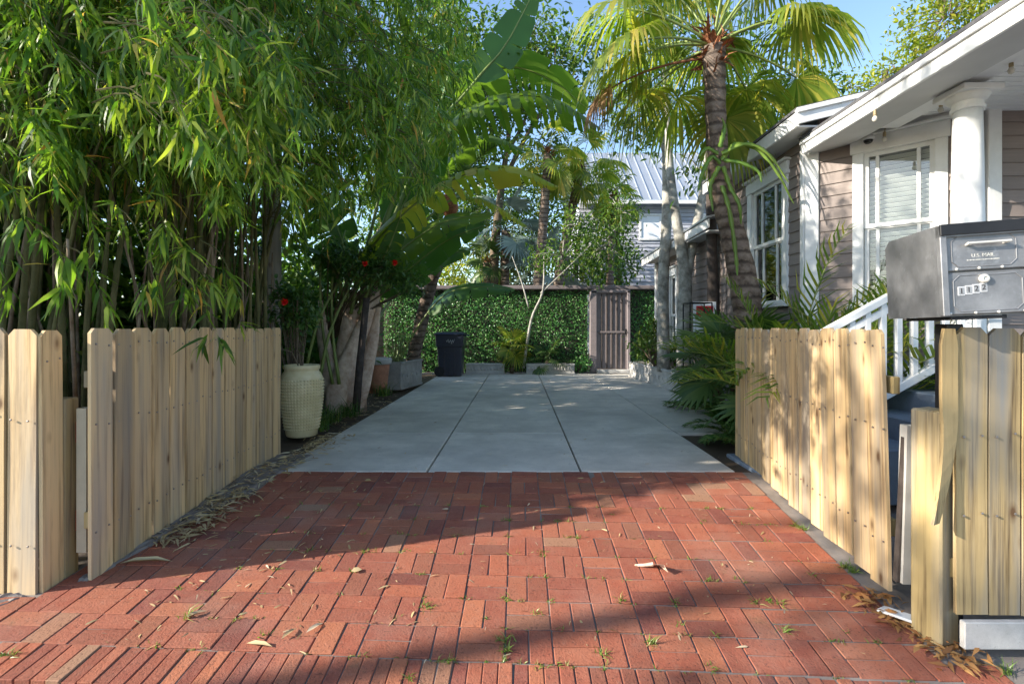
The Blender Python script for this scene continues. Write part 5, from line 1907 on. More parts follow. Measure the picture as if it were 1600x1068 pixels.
tree('slim_tree', 'dark straight trunk close to the house behind the fan palm', [([tuple(W(1116, 580, 8.6)), tuple(W(1113, 430, 8.6)), tuple(W(1110, 260, 8.6)), tuple(W(1105, 120, 8.6))], [.10, .09, .08, .05])],
     [(W(1180, 90, 8.8), .7, 30), (W(1120, 60, 8.8), .7, 30)], .15, .36, M['tree_leaf'], M['bark_dark'], group='slim grey trees', nl=9, spread=.16)
tree('roadside_tree', 'sunlit yellow green tree above the porch roof', [([(10.5, 16, 0), (10.6, 16, 5), (11.2, 16, 9)], [.25, .2, .08])],
     [(W(1480, 30, 15.5), 1.5, 170), (W(1540, -20, 15.5), 1.6, 150), (W(1430, 80, 15.5), .7, 40), (W(1400, 110, 15.5), .5, 22)], .16, .42, M['tree_light'], M['brown_bark'], nl=10, spread=.2)
tree('roadside_tree', 'sparse sunlit tree tip behind the main roof', [([(8.3, 17, 0), (8.4, 17, 5), (8.6, 17, 8)], [.2, .15, .05])],
     [(W(1330, 140, 17), .9, 42, (1.3, 1, .7)), (W(1370, 135, 17), .6, 24), (W(1300, 170, 17), .5, 14)], .17, .42, M['tree_light'], M['brown_bark'], nl=9, spread=.2)
# street tree that throws the streaks of shade over the front of the apron
tree('street_tree', 'street tree standing left of the view whose trunk shade streaks the apron', [([(-12.0, -1.45, -.3), (-11.9, -1.4, 3), (-11.8, -1.35, 7)], [.12, .10, .06]), ([(-12.0, -1.5, 1.2), (-12.4, -1.9, 3.2), (-12.9, -2.3, 5.5)], [.07, .06, .04])],
     [((-11.8, -1.2, 7.6), 1.5, 44, (1, 1, .7)), ((-12.6, -2.2, 6.6), 1.1, 22, (1, .7, .6)), ((-11.0, -.6, 6.8), 1.0, 22, (1, 1, .6))], .2, .42, M['tree_leaf'], M['brown_bark'], nl=9, spread=.22)


def deep(p): return p[1] > 3.0 + .309 * (p[0] + 2.3)


for k, (c, lab) in enumerate((((-5.3, 3.1), 'dense green shrub added for shade inside the left fence out in the grove'), ((-4.9, 4.7), 'dense green shrub added for shade behind the front bamboo clumps'), ((-4.6, 7.2), 'dense green shrub added for shade near the utility pole in the grove'), ((-7.2, 2.4), 'dense green shrub added for shade at the street corner of the grove'))):  # shrubs added to shade apron and driveway, cut along the sun plane
    tree('added_shade_shrub', lab, [([(c[0], c[1], 0), (c[0], c[1], 1.2), (c[0] + .1, c[1], 2.6)], [.08, .07, .03])], [((c[0], c[1], 1.2), 1.25, 190, (1, 1, .9)), ((c[0], c[1], 2.6), 1.25, 190 if k != 2 else 70, (1, 1, .9)), ((c[0] - .3, c[1] + .2, 3.9), 1.1, 130 if k != 2 else 14)], .2, .42, M['tree_leaf'], M['brown_bark'], cat='shrub', group='undergrowth', nl=13, spread=.2, twigs=False, shell=.15, filt=deep)
for c, r, n, lab in (((-6.6, 3.6, .9), 1.5, 210, 'dense dark undergrowth at the far left behind the bamboo canes'), ((-6.4, 6.2, .9), 1.5, 210, 'dense dark undergrowth behind the middle bamboo canes'), ((-5.2, 8.6, .9), 1.3, 190, 'dense dark undergrowth left of the utility pole foot'), ((-4.6, 11.4, .9), 1.4, 190, 'dense dark undergrowth behind the grey stone trough'), ((-8.5, 4.8, 1.2), 1.8, 210, 'hindmost dark undergrowth beyond the bamboo grove')):
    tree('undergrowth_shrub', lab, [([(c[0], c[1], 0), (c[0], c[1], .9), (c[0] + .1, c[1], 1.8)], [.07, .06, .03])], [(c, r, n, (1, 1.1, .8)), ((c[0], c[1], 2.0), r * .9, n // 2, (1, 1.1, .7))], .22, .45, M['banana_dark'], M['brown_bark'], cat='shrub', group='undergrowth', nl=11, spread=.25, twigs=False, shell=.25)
# ------------------------------------------------------------------ palms
def fan_palm(name, label, path, rad, nfr, Lp, Rr, mat, elo, ehi, group=None, bark=None, droop=1.0, boot=None, nseg=30, rp=.014, dead=0, az0=None):
    t = thing(name, path[0], label, 'palm', group)
    n = len(path) * 5
    Q = cat_rom(path, n); rr = np.interp(np.linspace(0, 1, n), np.linspace(0, 1, len(rad)), rad)
    rr = rr * (1 + .05 * np.sin(np.arange(n) * 2.4))
    m = MB(); m.tube([tuple(q) for q in Q], list(rr), 14); m.build('trunk', bark or M['palm_bark'], t, smooth=True)
    top = Q[-1]
    if boot:
        lb = LB(); nn = 160
        P = top + rng.normal(0, .5 * boot, (nn, 3)) * np.array([.5, .5, 1]) + np.array([0, 0, -.05])
        D = rng.normal(0, .5, (nn, 3)) + np.array([0, 0, .6]); D[:, :2] += (P - top)[:, :2] * 5
        lb.add(P, D, rng.uniform(.10, .26, nn), rng.uniform(.02, .06, nn), 'blade')
        o = lb.build('leaf_bases', M['fibre'], t); o['kind'] = 'stuff'
    for k in range(nfr):
        f = k / max(1, nfr - 1)
        az = (k * 2.399 + rng.uniform(-.2, .2))
        if az0 and f > .25:
            while math.sin(az) < az0 - .0: az = rng.uniform(0, 6.28)
        el = R(ehi + (elo - ehi) * f) + rng.normal(0, .1)
        d = (math.cos(az) * math.cos(el), math.sin(az) * math.cos(el), math.sin(el))
        fan_frond(t, top + np.array([0, 0, .08 * (1 - f)]), d, Lp * rng.uniform(.85, 1.15), Rr * rng.uniform(.85, 1.1), mat, M['petiole'], nseg, droop, rp=rp, sag=.35 + .3 * f)
    for k in range(dead):
        pass
    return t, top


pp = [tuple(W(1176, 600, 6.0)), tuple(W(1166, 470, 6.0)), tuple(W(1147, 375, 6.0)), tuple(W(1126, 285, 6.0)), tuple(W(1119, 200, 6.0)), tuple(W(1117, 130, 6.0)), tuple(W(1115, 75, 6.0))]
pp[0] = (pp[0][0] + .03, 6.0, -.05)
palm, ptop = fan_palm('fan_palm', 'tall fan palm with brown ringed trunk standing before the house window', pp, [.165, .155, .14, .125, .112, .118, .135], 25, 1.0, .95, M['fan_leaf'], -8, 80, droop=2.4, boot=.24, nseg=46, az0=-.45)
fan_frond(palm, ptop + np.array([-.05, 0, -.12]), (-1, .1, .05), 1.2, .68, M['fan_dead'], M['fibre'], 26, 5.0, 3.6, .55, label='dead brown frond hanging from its stalk')
# strap stemmed climber growing on the palm trunk
cb = W(1128, 245, 5.86)
cl = thing('climbing_cactus', cb, 'strap stemmed green climber hanging on the fan palm trunk', 'climber')
for pts in ([(1128, 250), (1150, 225), (1185, 235), (1215, 270), (1240, 318)], [(1128, 240), (1165, 225), (1200, 240), (1232, 285)], [(1126, 255), (1112, 245), (1098, 270), (1090, 300)], [(1130, 260), (1140, 290), (1155, 320), (1158, 350)],
            [(1125, 230), (1132, 200), (1128, 185)], [(1124, 260), (1110, 290), (1114, 330)], [(1132, 250), (1160, 255), (1185, 268), (1190, 285)], [(1128, 290), (1140, 330), (1150, 400), (1152, 430)], [(1122, 240), (1105, 232), (1092, 245)]):
    Q = cat_rom([tuple(W(a, b, 5.84 - .04 * i + rng.uniform(-.05, .03))) for i, (a, b) in enumerate(pts)], 18)
    m = MB(); vs = []; fs = []
    for q in range(18):
        tn = nrm(Q[min(q + 1, 17)] - Q[max(q - 1, 0)]); sd = nrm(np.cross(tn, [0, -1, .2])); w_ = .030 * (1 - .75 * (q / 17) ** 4) * (.85 + .2 * math.sin(q * 2.1)); nn_ = np.cross(sd, tn)
        vs += [Q[q] + sd * w_, Q[q] + nn_ * .007, Q[q] - sd * w_, Q[q] - nn_ * .007]
    for q in range(17):
        for k in range(4): fs.append((q * 4 + k, q * 4 + (k + 1) % 4, q * 4 + 4 + (k + 1) % 4, q * 4 + 4 + k))
    m.add(vs, fs); m.build('strap_stem', M['climber'], cl, smooth=True)

PG = 'fan palms beyond the wall'
fan_palm('fan_palm', 'slim fan palm beyond the wall, left of the two tall ones', [tuple(W(838, 470, 16)), tuple(W(848, 360, 16)), tuple(W(856, 240, 16))], [.16, .14, .13], 15, .8, .75, M['fan_leaf'], -50, 60, PG, droop=1.5, boot=.2, nseg=24, rp=.012)
fan_palm('fan_palm', 'slim fan palm beyond the wall, right of the two tall ones', [tuple(W(868, 470, 16.8)), tuple(W(885, 370, 16.8)), tuple(W(908, 262, 16.8))], [.18, .15, .14], 16, .9, .85, M['fan_leaf'], -50, 60, PG, droop=1.6, boot=.22, nseg=24, rp=.012)
fan_palm('fan_palm', 'fan palm crown beside the lilac house beyond the wall', [tuple(W(952, 470, 18)), tuple(W(955, 400, 18)), tuple(W(960, 310, 18))], [.14, .12, .12], 13, .6, .75, M['fan_leaf'], -40, 60, PG, droop=1.3, boot=.2, nseg=22, rp=.012)
fan_palm('silver_palm', 'silver blue fan palm low behind the garden wall', [tuple(W(842, 500, 19)), tuple(W(842, 420, 19))], [.16, .15], 12, 1.0, .95, M['fan_silver'], -10, 70, None, droop=.5, nseg=24, rp=.014)
fan_palm('silver_palm', 'taller silver blue fan palm behind the wall right of the navy bin', [tuple(W(788, 500, 18)), tuple(W(790, 360, 18))], [.16, .15], 12, 1.0, .95, M['fan_silver'], -30, 70, None, droop=.7, nseg=24, rp=.014)
fan_palm('fan_palm', 'stubby fan palm behind the wall above the navy bin', [tuple(W(762, 500, 18)), tuple(W(763, 410, 18))], [.2, .17], 13, .6, .7, M['fan_dark'], -20, 70, PG, droop=.9, boot=.2, nseg=22, rp=.012)
fan_palm('young_palm', 'young fan palm standing between the two white troughs', [(-.17, 13.35, 0), (-.15, 13.35, .30), (-.14, 13.35, .62)], [.05, .05, .045], 13, .26, .40, M['fan_leaf'], -35, 75, 'young palms at the wall', droop=.7, nseg=22, rp=.007)
fan_palm('young_palm', 'young fan palm sprouting from the right white trough', [(.72, 13.28, .1), (.73, 13.28, .32)], [.05, .05], 9, .3, .38, M['fan_dark'], -15, 65, 'young palms at the wall', droop=.8, nseg=20, rp=.006)
fan_palm('palmetto', 'low fan palmetto beside the fan palm trunk over the right gate', [(2.5, 6.05, 0), (2.5, 6.0, .62)], [.07, .07], 14, .40, .48, M['fan_dark'], -10, 70, 'palmettos in the right bed', droop=.35, nseg=24, rp=.008)
fan_palm('palmetto', 'fan palmetto beside the driveway before the iron stand', [(2.62, 6.9, 0), (2.62, 6.85, .62)], [.06, .06], 10, .34, .40, M['fan_dark'], -5, 65, 'palmettos in the right bed', droop=.35, nseg=22, rp=.007)
fan_palm('palmetto', 'small fan palmetto at the far end of the right gate', [(2.42, 5.35, 0), (2.42, 5.3, .42)], [.06, .06], 10, .32, .38, M['fan_dark'], -5, 65, 'palmettos in the right bed', droop=.35, nseg=22, rp=.007)


def tuft(name, label, c, n, L, mat, cat, group, elo, ehi, ll, lw, bend, nl=22, **kw):
    t = thing(name, c, label, cat, group)
    for k in range(n):
        az = k * 2.399 + rng.uniform(-.3, .3); el = R(rng.uniform(elo, ehi))
        pinnate_frond(t, np.array(c) + np.array([math.cos(az) * .03, math.sin(az) * .03, .02]), (math.cos(az) * math.cos(el), math.sin(az) * math.cos(el), math.sin(el)), L * rng.uniform(.75, 1.12), mat, M['petiole'], nl, ll, lw, bend, **kw)
    return t


AG = 'feather palms before the house'
for c, lab, n, L in (((2.72, 5.35, .1), 'feather palm with yellowing fronds below the side window', 13, 1.85), ((3.12, 4.85, .15), 'feather palm beside the stair railing below the bay window', 13, 1.85), ((2.62, 4.75, 0), 'low green feather palm over the middle of the right gate', 11, 1.35)):
    t = tuft('feather_palm', lab, c, n, L, M['areca_leaf'], 'palm', AG, 44, 84, .42, .026, 1.5, 25, ang=.95, vee=.22)
    m = MB()
    for k in range(4):
        a = k * 1.6; m.tube([(c[0] + .06 * math.cos(a), c[1] + .06 * math.sin(a), -.05), (c[0] + .05 * math.cos(a), c[1] + .05 * math.sin(a), .4)], [.022, .016], 7)
    o = m.build('stems', M['petiole'], t); o['kind'] = 'stuff'
CG = 'cycads along the right bed'
for c, lab in (((2.22, 4.98, .0), 'cycad at the front of the right bed touching the gate end'), ((2.26, 5.5, 0), 'cycad spilling over the driveway edge in the right bed'), ((2.42, 6.05, 0), 'cycad in the middle of the right bed below the palmetto'), ((2.5, 5.3, 0), 'cycad hidden behind the far end of the right gate'), ((2.45, 7.3, 0), 'cycad at the foot of the iron stand')):
    tuft('cycad', lab, c, 16, .47, M['cycad_leaf'], 'cycad', CG, 12, 70, .15, .024, .9, 15, ang=1.05, vee=.15, start=.12)


def grass_clump(label, c, n, L, group, mat=None, name='grass_clump', cat='grass'):
    t = thing(name, c, label, cat, group)
    lb = LB()
    az = rng.uniform(0, 6.28, n); el = rng.uniform(.5, 1.5, n)
    P = np.array(c) + np.stack([rng.normal(0, .06, n), rng.normal(0, .06, n), np.zeros(n)], 1)
    D = np.stack([np.cos(az) * np.cos(el), np.sin(az) * np.cos(el), np.sin(el)], 1)
    N_ = np.stack([-np.cos(az), -np.sin(az), np.full(n, .6)], 1)
    lb.add(P, D, L * rng.uniform(.6, 1.1, n), rng.uniform(.008, .014, n), 'blade', N_, 1.9)
    lb.build('blades', mat or M['grass'], t)


GG = 'liriope clumps along the driveway edge'
for px, py, lab in ((515, 660, 'grass clump at the driveway edge just beyond the cream jar'), (545, 650, 'grass clump before the dark stake of the traveller palm'), (495, 672, 'small grass clump touching the cream jar'), (600, 618, 'grass clump before the terracotta pot'), (625, 606, 'grass clump below the grey trough'), (645, 597, 'farthest grass clump along the left driveway edge')):
    Y = F * H / (py - CY); x = (px - CX) * Y / F
    for q in range(1):
        grass_clump(lab, (x, Y, 0), 90, .30, GG)
grass_clump('grass clump behind the right white trough at the wall', (1.3, 13.3, .1), 90, .42, GG, M['fan_dark'])
grass_clump('green reed clump in the tall grey trough', (-2.35, 10.3, .45), 60, 1.1, None, M['petiole'])

# ------------------------------------------------------------------ traveller palm with torn paddle leaves
tp = thing('traveller_palm', (-2.45, 7.5, 0), 'traveller palm with fanned pale sheaths and torn paddle leaves', 'palm')
root = np.array([-2.47, 7.5, 0.0])
def boat(path, w0, w1, y_flat=.55):
    """boat-shaped dry leaf base, widest low down"""
    Q = cat_rom(path, 14)
    m = MB(); vs, fs = [], []
    for q in range(14):
        t_ = q / 13
        tn = nrm(Q[min(q + 1, 13)] - Q[max(q - 1, 0)])
        sd = nrm(np.cross(tn, [0, -1, 0])); w_ = (w0 + (w1 - w0) * t_) * (.72 + .5 * math.sin(math.pi * min(1, t_ * 1.15)) ** .7)
        for s_ in range(9):
            a_ = math.pi * (s_ / 8)          # open trough towards the back, rounded towards the camera
            vs.append(Q[q] + sd * math.cos(a_) * w_ - np.array([0, 1, 0]) * math.sin(a_) * w_ * y_flat)
        for s_ in range(9):
            a_ = math.pi * (1 - s_ / 8)
            vs.append(Q[q] + sd * math.cos(a_) * w_ * .9 - np.array([0, 1, 0]) * math.sin(a_) * w_ * y_flat * .8 + np.array([0, .012, 0]))
    for q in range(13):
        for s_ in range(18): fs.append((q * 18 + s_, q * 18 + (s_ + 1) % 18, q * 18 + 18 + (s_ + 1) % 18, q * 18 + 18 + s_))
    fs.append(tuple(range(18))); fs.append(tuple(13 * 18 + k for k in range(18)))
    m.add(vs, fs)
    m.build('leaf_sheath', M['sheath'], tp, smooth=True)


rx, ry = root[0], 7.5
for k in range(8):
    boat([(rx - .10 + .020 * k, ry - .16 + .035 * k, -.05 + .12 * k), (rx - .02 + .045 * k, ry - .20 + .04 * k, .42 + .13 * k), (rx + .16 + .05 * k, ry - .12 + .03 * k, 1.02 + .13 * k)], .155 - .006 * k, .06)
for k in range(6):
    boat([(rx - .06 - .03 * k, ry - .06 + .04 * k, -.05 + .10 * k), (rx - .20 - .035 * k, ry - .08 + .04 * k, .45 + .12 * k), (rx - .26 - .03 * k, ry + .0 + .03 * k, 1.0 + .11 * k)], .125 - .006 * k, .05)
for k in range(4):
    boat([(rx + .16 + .02 * k, ry - .05 + .03 * k, -.05 + .14 * k), (rx + .30 + .02 * k, ry - .04 + .03 * k, .45 + .15 * k), (rx + .40 + .02 * k, ry + .05, 1.0 + .15 * k)], .10, .05)
m = MB(); m.tube([(rx, ry + .12, -.05), (rx + .02, ry + .12, .7), (rx + .08, ry + .12, 1.5)], [.27, .22, .12], 14); m.build('trunk', M['sheath'], tp, smooth=True)


def PL(pts, hw, mat, droop=.5, tear=.35, stem=.3, rp=.02, tilt=0.0, label=None, parent=tp, ref=(0, 0, 1)):
    return paddle_leaf(parent, [tuple(W(*p)) for p in pts], hw, mat, M['petiole'], droop, tear, stem, rp, tilt=tilt, label=label, ref=ref)


PL([(548, 490, 7.4), (572, 400, 7.2), (640, 325, 7.0), (720, 275, 6.8), (800, 262, 6.7), (872, 292, 6.6)], .44, M['banana_yellow'], .8, .5, .12, .022, label='yellowing torn leaf arching to the right')
PL([(560, 470, 7.5), (620, 300, 7.7), (700, 200, 7.7), (780, 155, 7.6), (860, 155, 7.5), (938, 200, 7.4)], .62, M['banana_leaf'], .95, .62, .32, .024, label='long torn green leaf arching over the driveway')
PL([(570, 470, 7.7), (640, 280, 8.3), (720, 150, 8.5), (790, 106, 8.5), (860, 125, 8.4), (918, 170, 8.3)], .58, M['banana_leaf'], .55, .4, .38, .024, ref=(0, .45, .9))
PL([(560, 470, 7.6), (640, 260, 8.0), (740, 130, 8.0), (790, 70, 8.0), (838, -20, 8.0)], .30, M['banana_dark'], .25, .12, .5, .024, ref=(0, .9, .25))
PL([(575, 500, 7.6), (600, 455, 7.8), (640, 420, 7.8), (700, 375, 7.7), (757, 352, 7.6)], .34, M['banana_dark'], .3, .08, .2, .018, ref=(0, -.8, .6))
PL([(565, 500, 7.4), (590, 430, 7.5), (640, 380, 7.5), (700, 345, 7.4), (770, 335, 7.3)], .30, M['banana_leaf'], .4, .1, .2, .018, ref=(0, -.7, .7))
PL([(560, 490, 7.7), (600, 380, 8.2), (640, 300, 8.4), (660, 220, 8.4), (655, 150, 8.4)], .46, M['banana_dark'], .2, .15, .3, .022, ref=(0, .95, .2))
PL([(560, 480, 7.9), (650, 330, 8.8), (700, 250, 9.0), (760, 215, 9.0), (820, 235, 8.9)], .44, M['banana_leaf'], .7, .4, .36, .022)
PL([(548, 480, 7.5), (530, 390, 7.8), (500, 330, 7.9), (470, 300, 7.9)], .40, M['banana_dark'], .3, .2, .2, .02, ref=(0, .95, .2))
PL([(580, 520, 7.8), (610, 470, 8.4), (650, 430, 8.6), (690, 400, 8.6), (735, 392, 8.6)], .34, M['banana_dark'], .4, .15, .3, .018, ref=(0, -.6, .8))
PL([(625, 560, 9.8), (660, 500, 9.6), (700, 458, 9.5), (750, 448, 9.4), (805, 452, 9.3)], .36, M['banana_dark'], .45, .1, .3, .018, ref=(0, -.5, .85))
PL([(545, 470, 7.4), (540, 400, 7.4), (520, 340, 7.4), (490, 290, 7.3)], .30, M['banana_dark'], .5, .3, .2, .02)
PL([(540, 470, 7.4), (520, 420, 7.2), (490, 390, 7.0), (450, 380, 6.9)], .26, M['banana_dark'], .6, .3, .2, .02)
PL([(550, 470, 7.5), (580, 360, 7.6), (600, 260, 7.6), (600, 160, 7.6), (580, 80, 7.6)], .42, M['banana_dark'], .3, .2, .35, .024)
PL([(555, 470, 7.5), (620, 360, 7.9), (680, 250, 8.1), (720, 190, 8.1), (750, 170, 8.0)], .34, M['banana_leaf'], .5, .3, .3, .02)
PL([(560, 490, 7.3), (590, 420, 7.1), (610, 380, 7.0), (625, 340, 6.9)], .22, M['banana_dark'], .4, .1, .3, .018)
PL([(565, 470, 7.8), (660, 230, 8.6), (700, 120, 8.8), (690, 40, 8.8), (660, -40, 8.8)], .42, M['banana_dark'], .4, .25, .4, .024)
PL([(560, 480, 7.5), (680, 330, 8.0), (740, 310, 7.9), (790, 330, 7.8), (822, 352, 7.7)], .24, M['banana_yellow'], .8, .6, .45, .016, label='half dead yellow leaf drooping towards the palms')
# arching bare stalks on the left of the sheaths
for pts in ([(478, 575, 7.1), (498, 500, 7.1), (530, 440, 7.2), (560, 400, 7.2)], [(500, 590, 7.1), (515, 520, 7.1), (545, 450, 7.2), (565, 410, 7.2)], [(520, 600, 7.2), (505, 520, 7.2), (500, 440, 7.2), (505, 380, 7.2)], [(530, 600, 7.2), (520, 520, 7.2), (520, 430, 7.2), (540, 360, 7.3)]):
    Q = cat_rom([tuple(W(*p)) for p in pts], 14)
    m = MB(); m.tube([tuple(q) for q in Q], [.024 - .001 * k for k in range(14)], 7); m.build('stalk', M['petiole'], tp, smooth=True)
sk = MB(); sk.tube([tuple(W(556, 642, 7.05)), tuple(W(563, 560, 7.0)), tuple(W(573, 465, 7.0))], [.055, .05, .045], 8)
tag(sk.build('stake', M['bark_dark'], smooth=True), 'dark timber stake leaning on the traveller palm sheaths', 'stake')

# palm with red stalk bases behind
rp_ = thing('feather_palm', tuple(W(700, 470, 9.4)), 'grey ringed feather palm with reddish crown base behind the paddle leaves', 'palm')
b0 = np.array(W(636, 570, 10.8)); b0[2] = 0
Q = cat_rom([tuple(b0), tuple(W(662, 480, 10.6)), tuple(W(690, 400, 10.2)), tuple(W(703, 330, 9.8))], 20)
m = MB(); m.tube([tuple(q) for q in Q], [.12 - .002 * k + .006 * (k % 2) for k in range(20)], 12); m.build('trunk', M['palm_bark'], rp_, smooth=True)
m = MB(); m.lathe([(.10, -.15), (.16, .0), (.14, .15), (.08, .3)], tuple(W(703, 325, 9.8)), 14); m.build('crown_base', M['fibre'], rp_, smooth=True)
for k in range(13):
    az = k * 2.399; el = R(78 - k * 5)
    pinnate_frond(rp_, np.array(W(703, 310, 9.8)), (math.cos(az) * math.cos(el), math.sin(az) * math.cos(el), math.sin(el)), 1.7, M['fan_dark'], M['petiole'], 26, .42, .035, 1.3, rp=.016)
tr2 = thing('palm_stub', (-2.2, 9.9, 0), 'ringed palm trunk leaning between the grey trough and the bin', 'palm')
Q = cat_rom([tuple(W(640, 590, 11.4)), tuple(W(650, 540, 11.4)), tuple(W(668, 470, 11.3)), tuple(W(685, 400, 11.2))], 14)
Q[0][2] = -.03
m = MB(); m.tube([tuple(q) for q in Q], [.16 - .004 * k for k in range(14)], 12); m.build('trunk', M['palm_bark'], tr2, smooth=True)
for k, (dx, dy) in enumerate(((.5, -.3), (.8, -.1), (-.4, -.5), (.3, .4), (-.7, .1), (.1, -.7))):
    pinnate_frond(tr2, Q[-1], (dx, dy, .9), 1.6, M['fan_dark'], M['petiole'], 24, .4, .035, 1.2, rp=.016)


# ------------------------------------------------------------------ flowering shrubs, bed filler
def shrub(label, base, blobs, L, mat, flowers=(), n=8, group=None, wr=.42, name='flowering_shrub', kind='broad'):
    t = thing(name, base, label, 'shrub', group)
    lb = LB(); m = MB()
    for c, r, nc in blobs:
        cc = leaf_cloud(lb, c, r, nc, n, L, wr, kind, L * .8, .3, .15)
        for q in cc[::3]:
            b = Vector(base); q = Vector(tuple(q)); m.tube([b, b.lerp(q, .5) + Vector((0, 0, .1)), q], [.010, .007, .003], 5, False)
    lb.build('foliage', mat, t)['kind'] = 'stuff'
    if m.V: m.build('branches', M['brown_bark'], t)['kind'] = 'stuff'
    for c in flowers:
        fl_ = LB()
        for k in range(14):
            a = k * 2.399; el = .2 + .9 * (k / 14)
            D = [math.cos(a) * math.cos(el), -.6 + .3 * math.sin(a), math.sin(a) * .8]
            fl_.add([tuple(c)], [D], .055 * (1 - .3 * k / 14), .040, 'broad')
        fl_.build('flower', M['flower'], t)


shrub('red flowered shrub between the bamboo and the cream jar', (-2.55, 6.0, .0), [(W(450, 470, 5.9), .22, 40), (W(475, 490, 5.9), .16, 20), (W(440, 500, 5.95), .15, 16)], .085, M['cycad_leaf'], [W(445, 472, 5.65)], group='red flowered shrubs')
shrub('red flowered shrub in front of the traveller palm sheaths', (-2.9, 7.95, .9), [(W(560, 410, 7.0), .30, 60), (W(600, 425, 7.0), .28, 50), (W(520, 405, 7.1), .25, 36), (W(640, 440, 7.1), .22, 26)], .085, M['cycad_leaf'], [W(571, 412, 6.7), W(617, 411, 6.7)], group='red flowered shrubs')
shrub('dark leafy shrub in the planter beside the garden door', (3.0, 11.6, .3), [(W(1010, 540, 12.0), .35, 60), (W(1030, 520, 11.5), .35, 60), (W(1050, 550, 10.5), .28, 40)], .11, M['tree_leaf'], name='leafy_shrub', group='planter shrubs')
shrub('dark leafy shrub at the wall between trough and door', (1.55, 13.4, 0), [((1.6, 13.4, .25), .25, 36)], .09, M['hedge_leaf'], name='leafy_shrub', group='planter shrubs')
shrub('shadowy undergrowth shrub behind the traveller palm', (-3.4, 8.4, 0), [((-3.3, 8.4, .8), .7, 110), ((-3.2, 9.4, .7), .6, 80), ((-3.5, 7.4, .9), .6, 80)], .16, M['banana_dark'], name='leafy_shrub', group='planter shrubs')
shrub('wiry bare twigged plant in the cream jar', (-2.31, 5.6, .66), [((-2.34, 5.55, .95), .16, 12)], .035, M['tree_leaf'], name='potted_plant', n=3)

# ------------------------------------------------------------------ weeds, litter, fallen pieces
lb = LB()


def weed(x, y, n, L):
    z = apron(x, y) - .006
    az = rng.uniform(0, 6.28, n); el = rng.uniform(.25, 1.2, n)
    P = np.stack([x + rng.normal(0, .012, n), y + rng.normal(0, .008, n), np.full(n, z)], 1)
    D = np.stack([np.cos(az) * np.cos(el), np.sin(az) * np.cos(el), np.sin(el)], 1)
    lb.add(P, D, L * rng.uniform(.5, 1.1, n), rng.uniform(.003, .006, n), 'blade', None, 1.5)


def PX2(px, py):
    dy = py - CY
    Y = 1316.0 / (dy + 91.0)
    for _ in range(4):
        x = (px - CX) * Y / F
        Y = F * (H - apron(x, Y)) / dy
    return (px - CX) * Y / F, Y


for (px, py, n, L) in ((664, 948, 22, .055), (790, 1000, 26, .06), (790, 1015, 22, .05), (847, 862, 16, .04), (788, 933, 14, .035), (838, 958, 14, .04), (815, 938, 8, .03), (760, 965, 8, .03), (642, 1058, 16, .045), (845, 1040, 14, .04), (886, 1042, 14, .04), (1015, 1005, 24, .06), (1112, 1043, 16, .045), (940, 1022, 12, .06), (970, 938, 18, .05), (1056, 940, 18, .04), (1065, 975, 10, .03), (1180, 940, 20, .05), (1200, 938, 18, .045), (1220, 942, 16, .05), (1105, 905, 10, .035), (1150, 902, 10, .035), (1245, 822, 28, .06), (1255, 826, 22, .06), (1320, 885, 34, .07), (1335, 892, 30, .07), (1270, 900, 16, .04), (1225, 985, 14, .06), (1325, 985, 8, .03), (1575, 1050, 26, .08), (290, 965, 14, .09), (412, 990, 12, .05), (10, 1024, 26, .05), (1100, 812, 10, .03), (955, 803, 8, .03), (632, 860, 10, .035), (568, 862, 10, .04), (700, 1033, 10, .04), (690, 1034, 8, .035), (620, 965, 8, .03)):
    x, y = PX2(px, py); weed(x, y, n, L)
for k in range(170):
    i = rng.integers(-8, 9); j = rng.integers(3, 11)
    x = -.057 + PB * i + rng.normal(0, .003); y = skew(x, 4.185 - PB * j * .996)
    if rng.random() < .5: x += rng.uniform(-.1, .1)
    if left_lim(y) < x < right_lim(y): weed(x, y, rng.integers(4, 11), rng.uniform(.018, .042))
o = lb.build('joint_weeds', M['weed']); tag(o, 'small green weeds growing in the brick joints', 'weeds', kind='stuff')

lb = LB()


def litter(n, x0, x1, y0, y1, L=(.05, .12), fx=None, cover=None, lift=.008):
    for k in range(n):
        y = rng.uniform(y0, y1); x = rng.uniform(x0, x1) if fx is None else fx(y)
        if cover is not None and not cover(x, y): continue
        z = apron(max(-2.6, min(2.6, x)), y) + rng.uniform(.002, lift)
        a = rng.uniform(0, 6.28); l_ = rng.uniform(*L)
        lb.add([(x, y, z)], [(math.cos(a), math.sin(a), rng.normal(0, .12))], l_, l_ * rng.uniform(.09, .2), 'bamboo', np.array([[rng.normal(0, .3), rng.normal(0, .3), 1.0]]), .6)


litter(760, 0, 0, 3.0, 5.6, (.04, .11), lambda y: -2.12 + abs(rng.normal(0, .13)) + (.06 if y > 4.4 else 0), None, .03)
litter(170, -2.12, -1.75, 3.05, 3.75, (.05, .12), lambda y: -2.0 + rng.normal(0, .07), None, .035)
litter(220, -2.5, -1.9, 5.3, 8.2, (.04, .10), None, None, .02)
litter(160, -2.6, -1.95, 8, 13, (.04, .10), None, None, .02)
litter(190, -1.9, .2, 2.2, 4.1, (.025, .07), lambda y: -1.95 + abs(rng.normal(0, .7)))
litter(230, -1.8, 1.7, 2.1, 4.1, (.015, .06))
litter(230, -1.9, 2.6, 4.3, 12.8, (.02, .08))
litter(40, -.8, .8, 12.3, 13.1, (.03, .08))
o = lb.build('leaf_litter', M['litter']); tag(o, 'dry bamboo leaf litter along the driveway edge and apron', 'leaf litter', kind='stuff')
lb = LB()
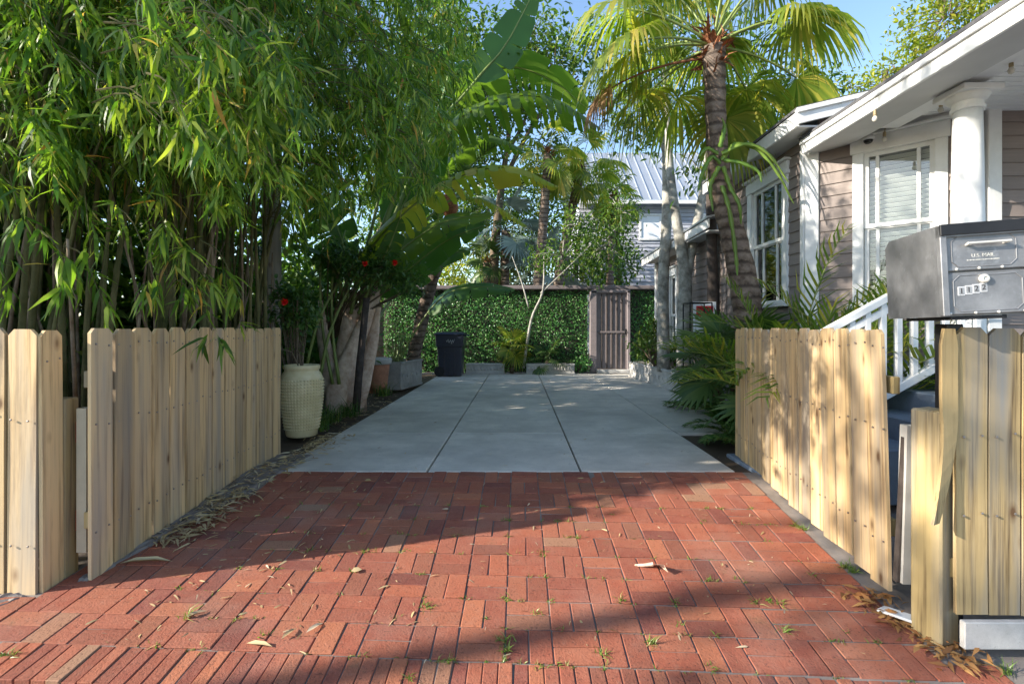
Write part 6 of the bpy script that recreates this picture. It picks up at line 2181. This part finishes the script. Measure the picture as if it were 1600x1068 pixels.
for k in range(260):
    t = rng.random()
    x = 1.72 + rng.normal(.03, .05) + (.12 * t if t > .6 else 0); y = 2.66 - t * .52
    z = apron(x, y) + rng.uniform(-.005, .03)
    a = rng.uniform(0, 6.28); l_ = rng.uniform(.03, .09)
    lb.add([(x, y, z)], [(math.cos(a), math.sin(a), rng.normal(0, .3))], l_, l_ * rng.uniform(.12, .35), 'small')
o = lb.build('rusty_leaf_litter', M['litter_red']); tag(o, 'rust coloured dry leaves heaped by the right gate post', 'leaf litter', kind='stuff')

for (px, py, L, w, a, lab) in ((228, 880, .26, .030, 8, 'long pale dry leaf lying by the foot of the shaded gate'), (305, 962, .10, .022, 40, 'curled pale dry leaf on the sunlit bricks at left'), (452, 992, .09, .020, 70, 'small tan dry leaf on the bricks left of centre'), (405, 1010, .12, .022, -10, 'white streaked dry leaf on the front bricks at left'), (492, 983, .09, .022, 60, 'olive dry leaf beside the bricks shadow'), (557, 893, .055, .04, 20, 'round grey green leaf on the shadow edge'), (575, 752, .05, .035, 10, 'small pale leaf near the concrete slab edge'), (1128, 884, .05, .014, 70, 'short brown stick leaf on the right bricks')):
    x, y = PX2(px, py)
    l_ = LB(); l_.add([(x - L / 2 * math.cos(R(a)), y - L / 2 * math.sin(R(a)), apron(x, y) + .010)], [(math.cos(R(a)), math.sin(R(a)), .08)], L, w, 'broad', np.array([[0, -.2, 1.]]), .8)
    tag(l_.build('dry_leaf', M['litter']), lab, 'leaf', 'single fallen leaves')
x, y = PX2(1022, 892)
sh = thing('palm_sheath', (x, y, apron(x, y)), 'folded tan palm sheath lying on the sunlit bricks', 'palm sheath')
m = MB(); z = apron(x, y)
m.add([(x - .02, y + .05, z + .012), (x + .035, y + .06, z + .012), (x + .045, y - .03, z + .05), (x - .005, y - .04, z + .055), (x + .06, y + .04, z + .012), (x + .065, y - .04, z + .012)], [(0, 1, 2, 3), (1, 4, 5, 2)])
m.build('blade', M['sheath'], sh)
m = MB(); m.tube([(x - .09, y + .055, z + .008), (x - .05, y + .03, z + .02), (x + .0, y + .02, z + .03)], [.006, .008, .010], 6); m.tube([(x - .09, y + .045, z + .012), (x - .04, y + .045, z + .015)], [.004, .006], 5); m.build('stalk', M['sheath'], sh)
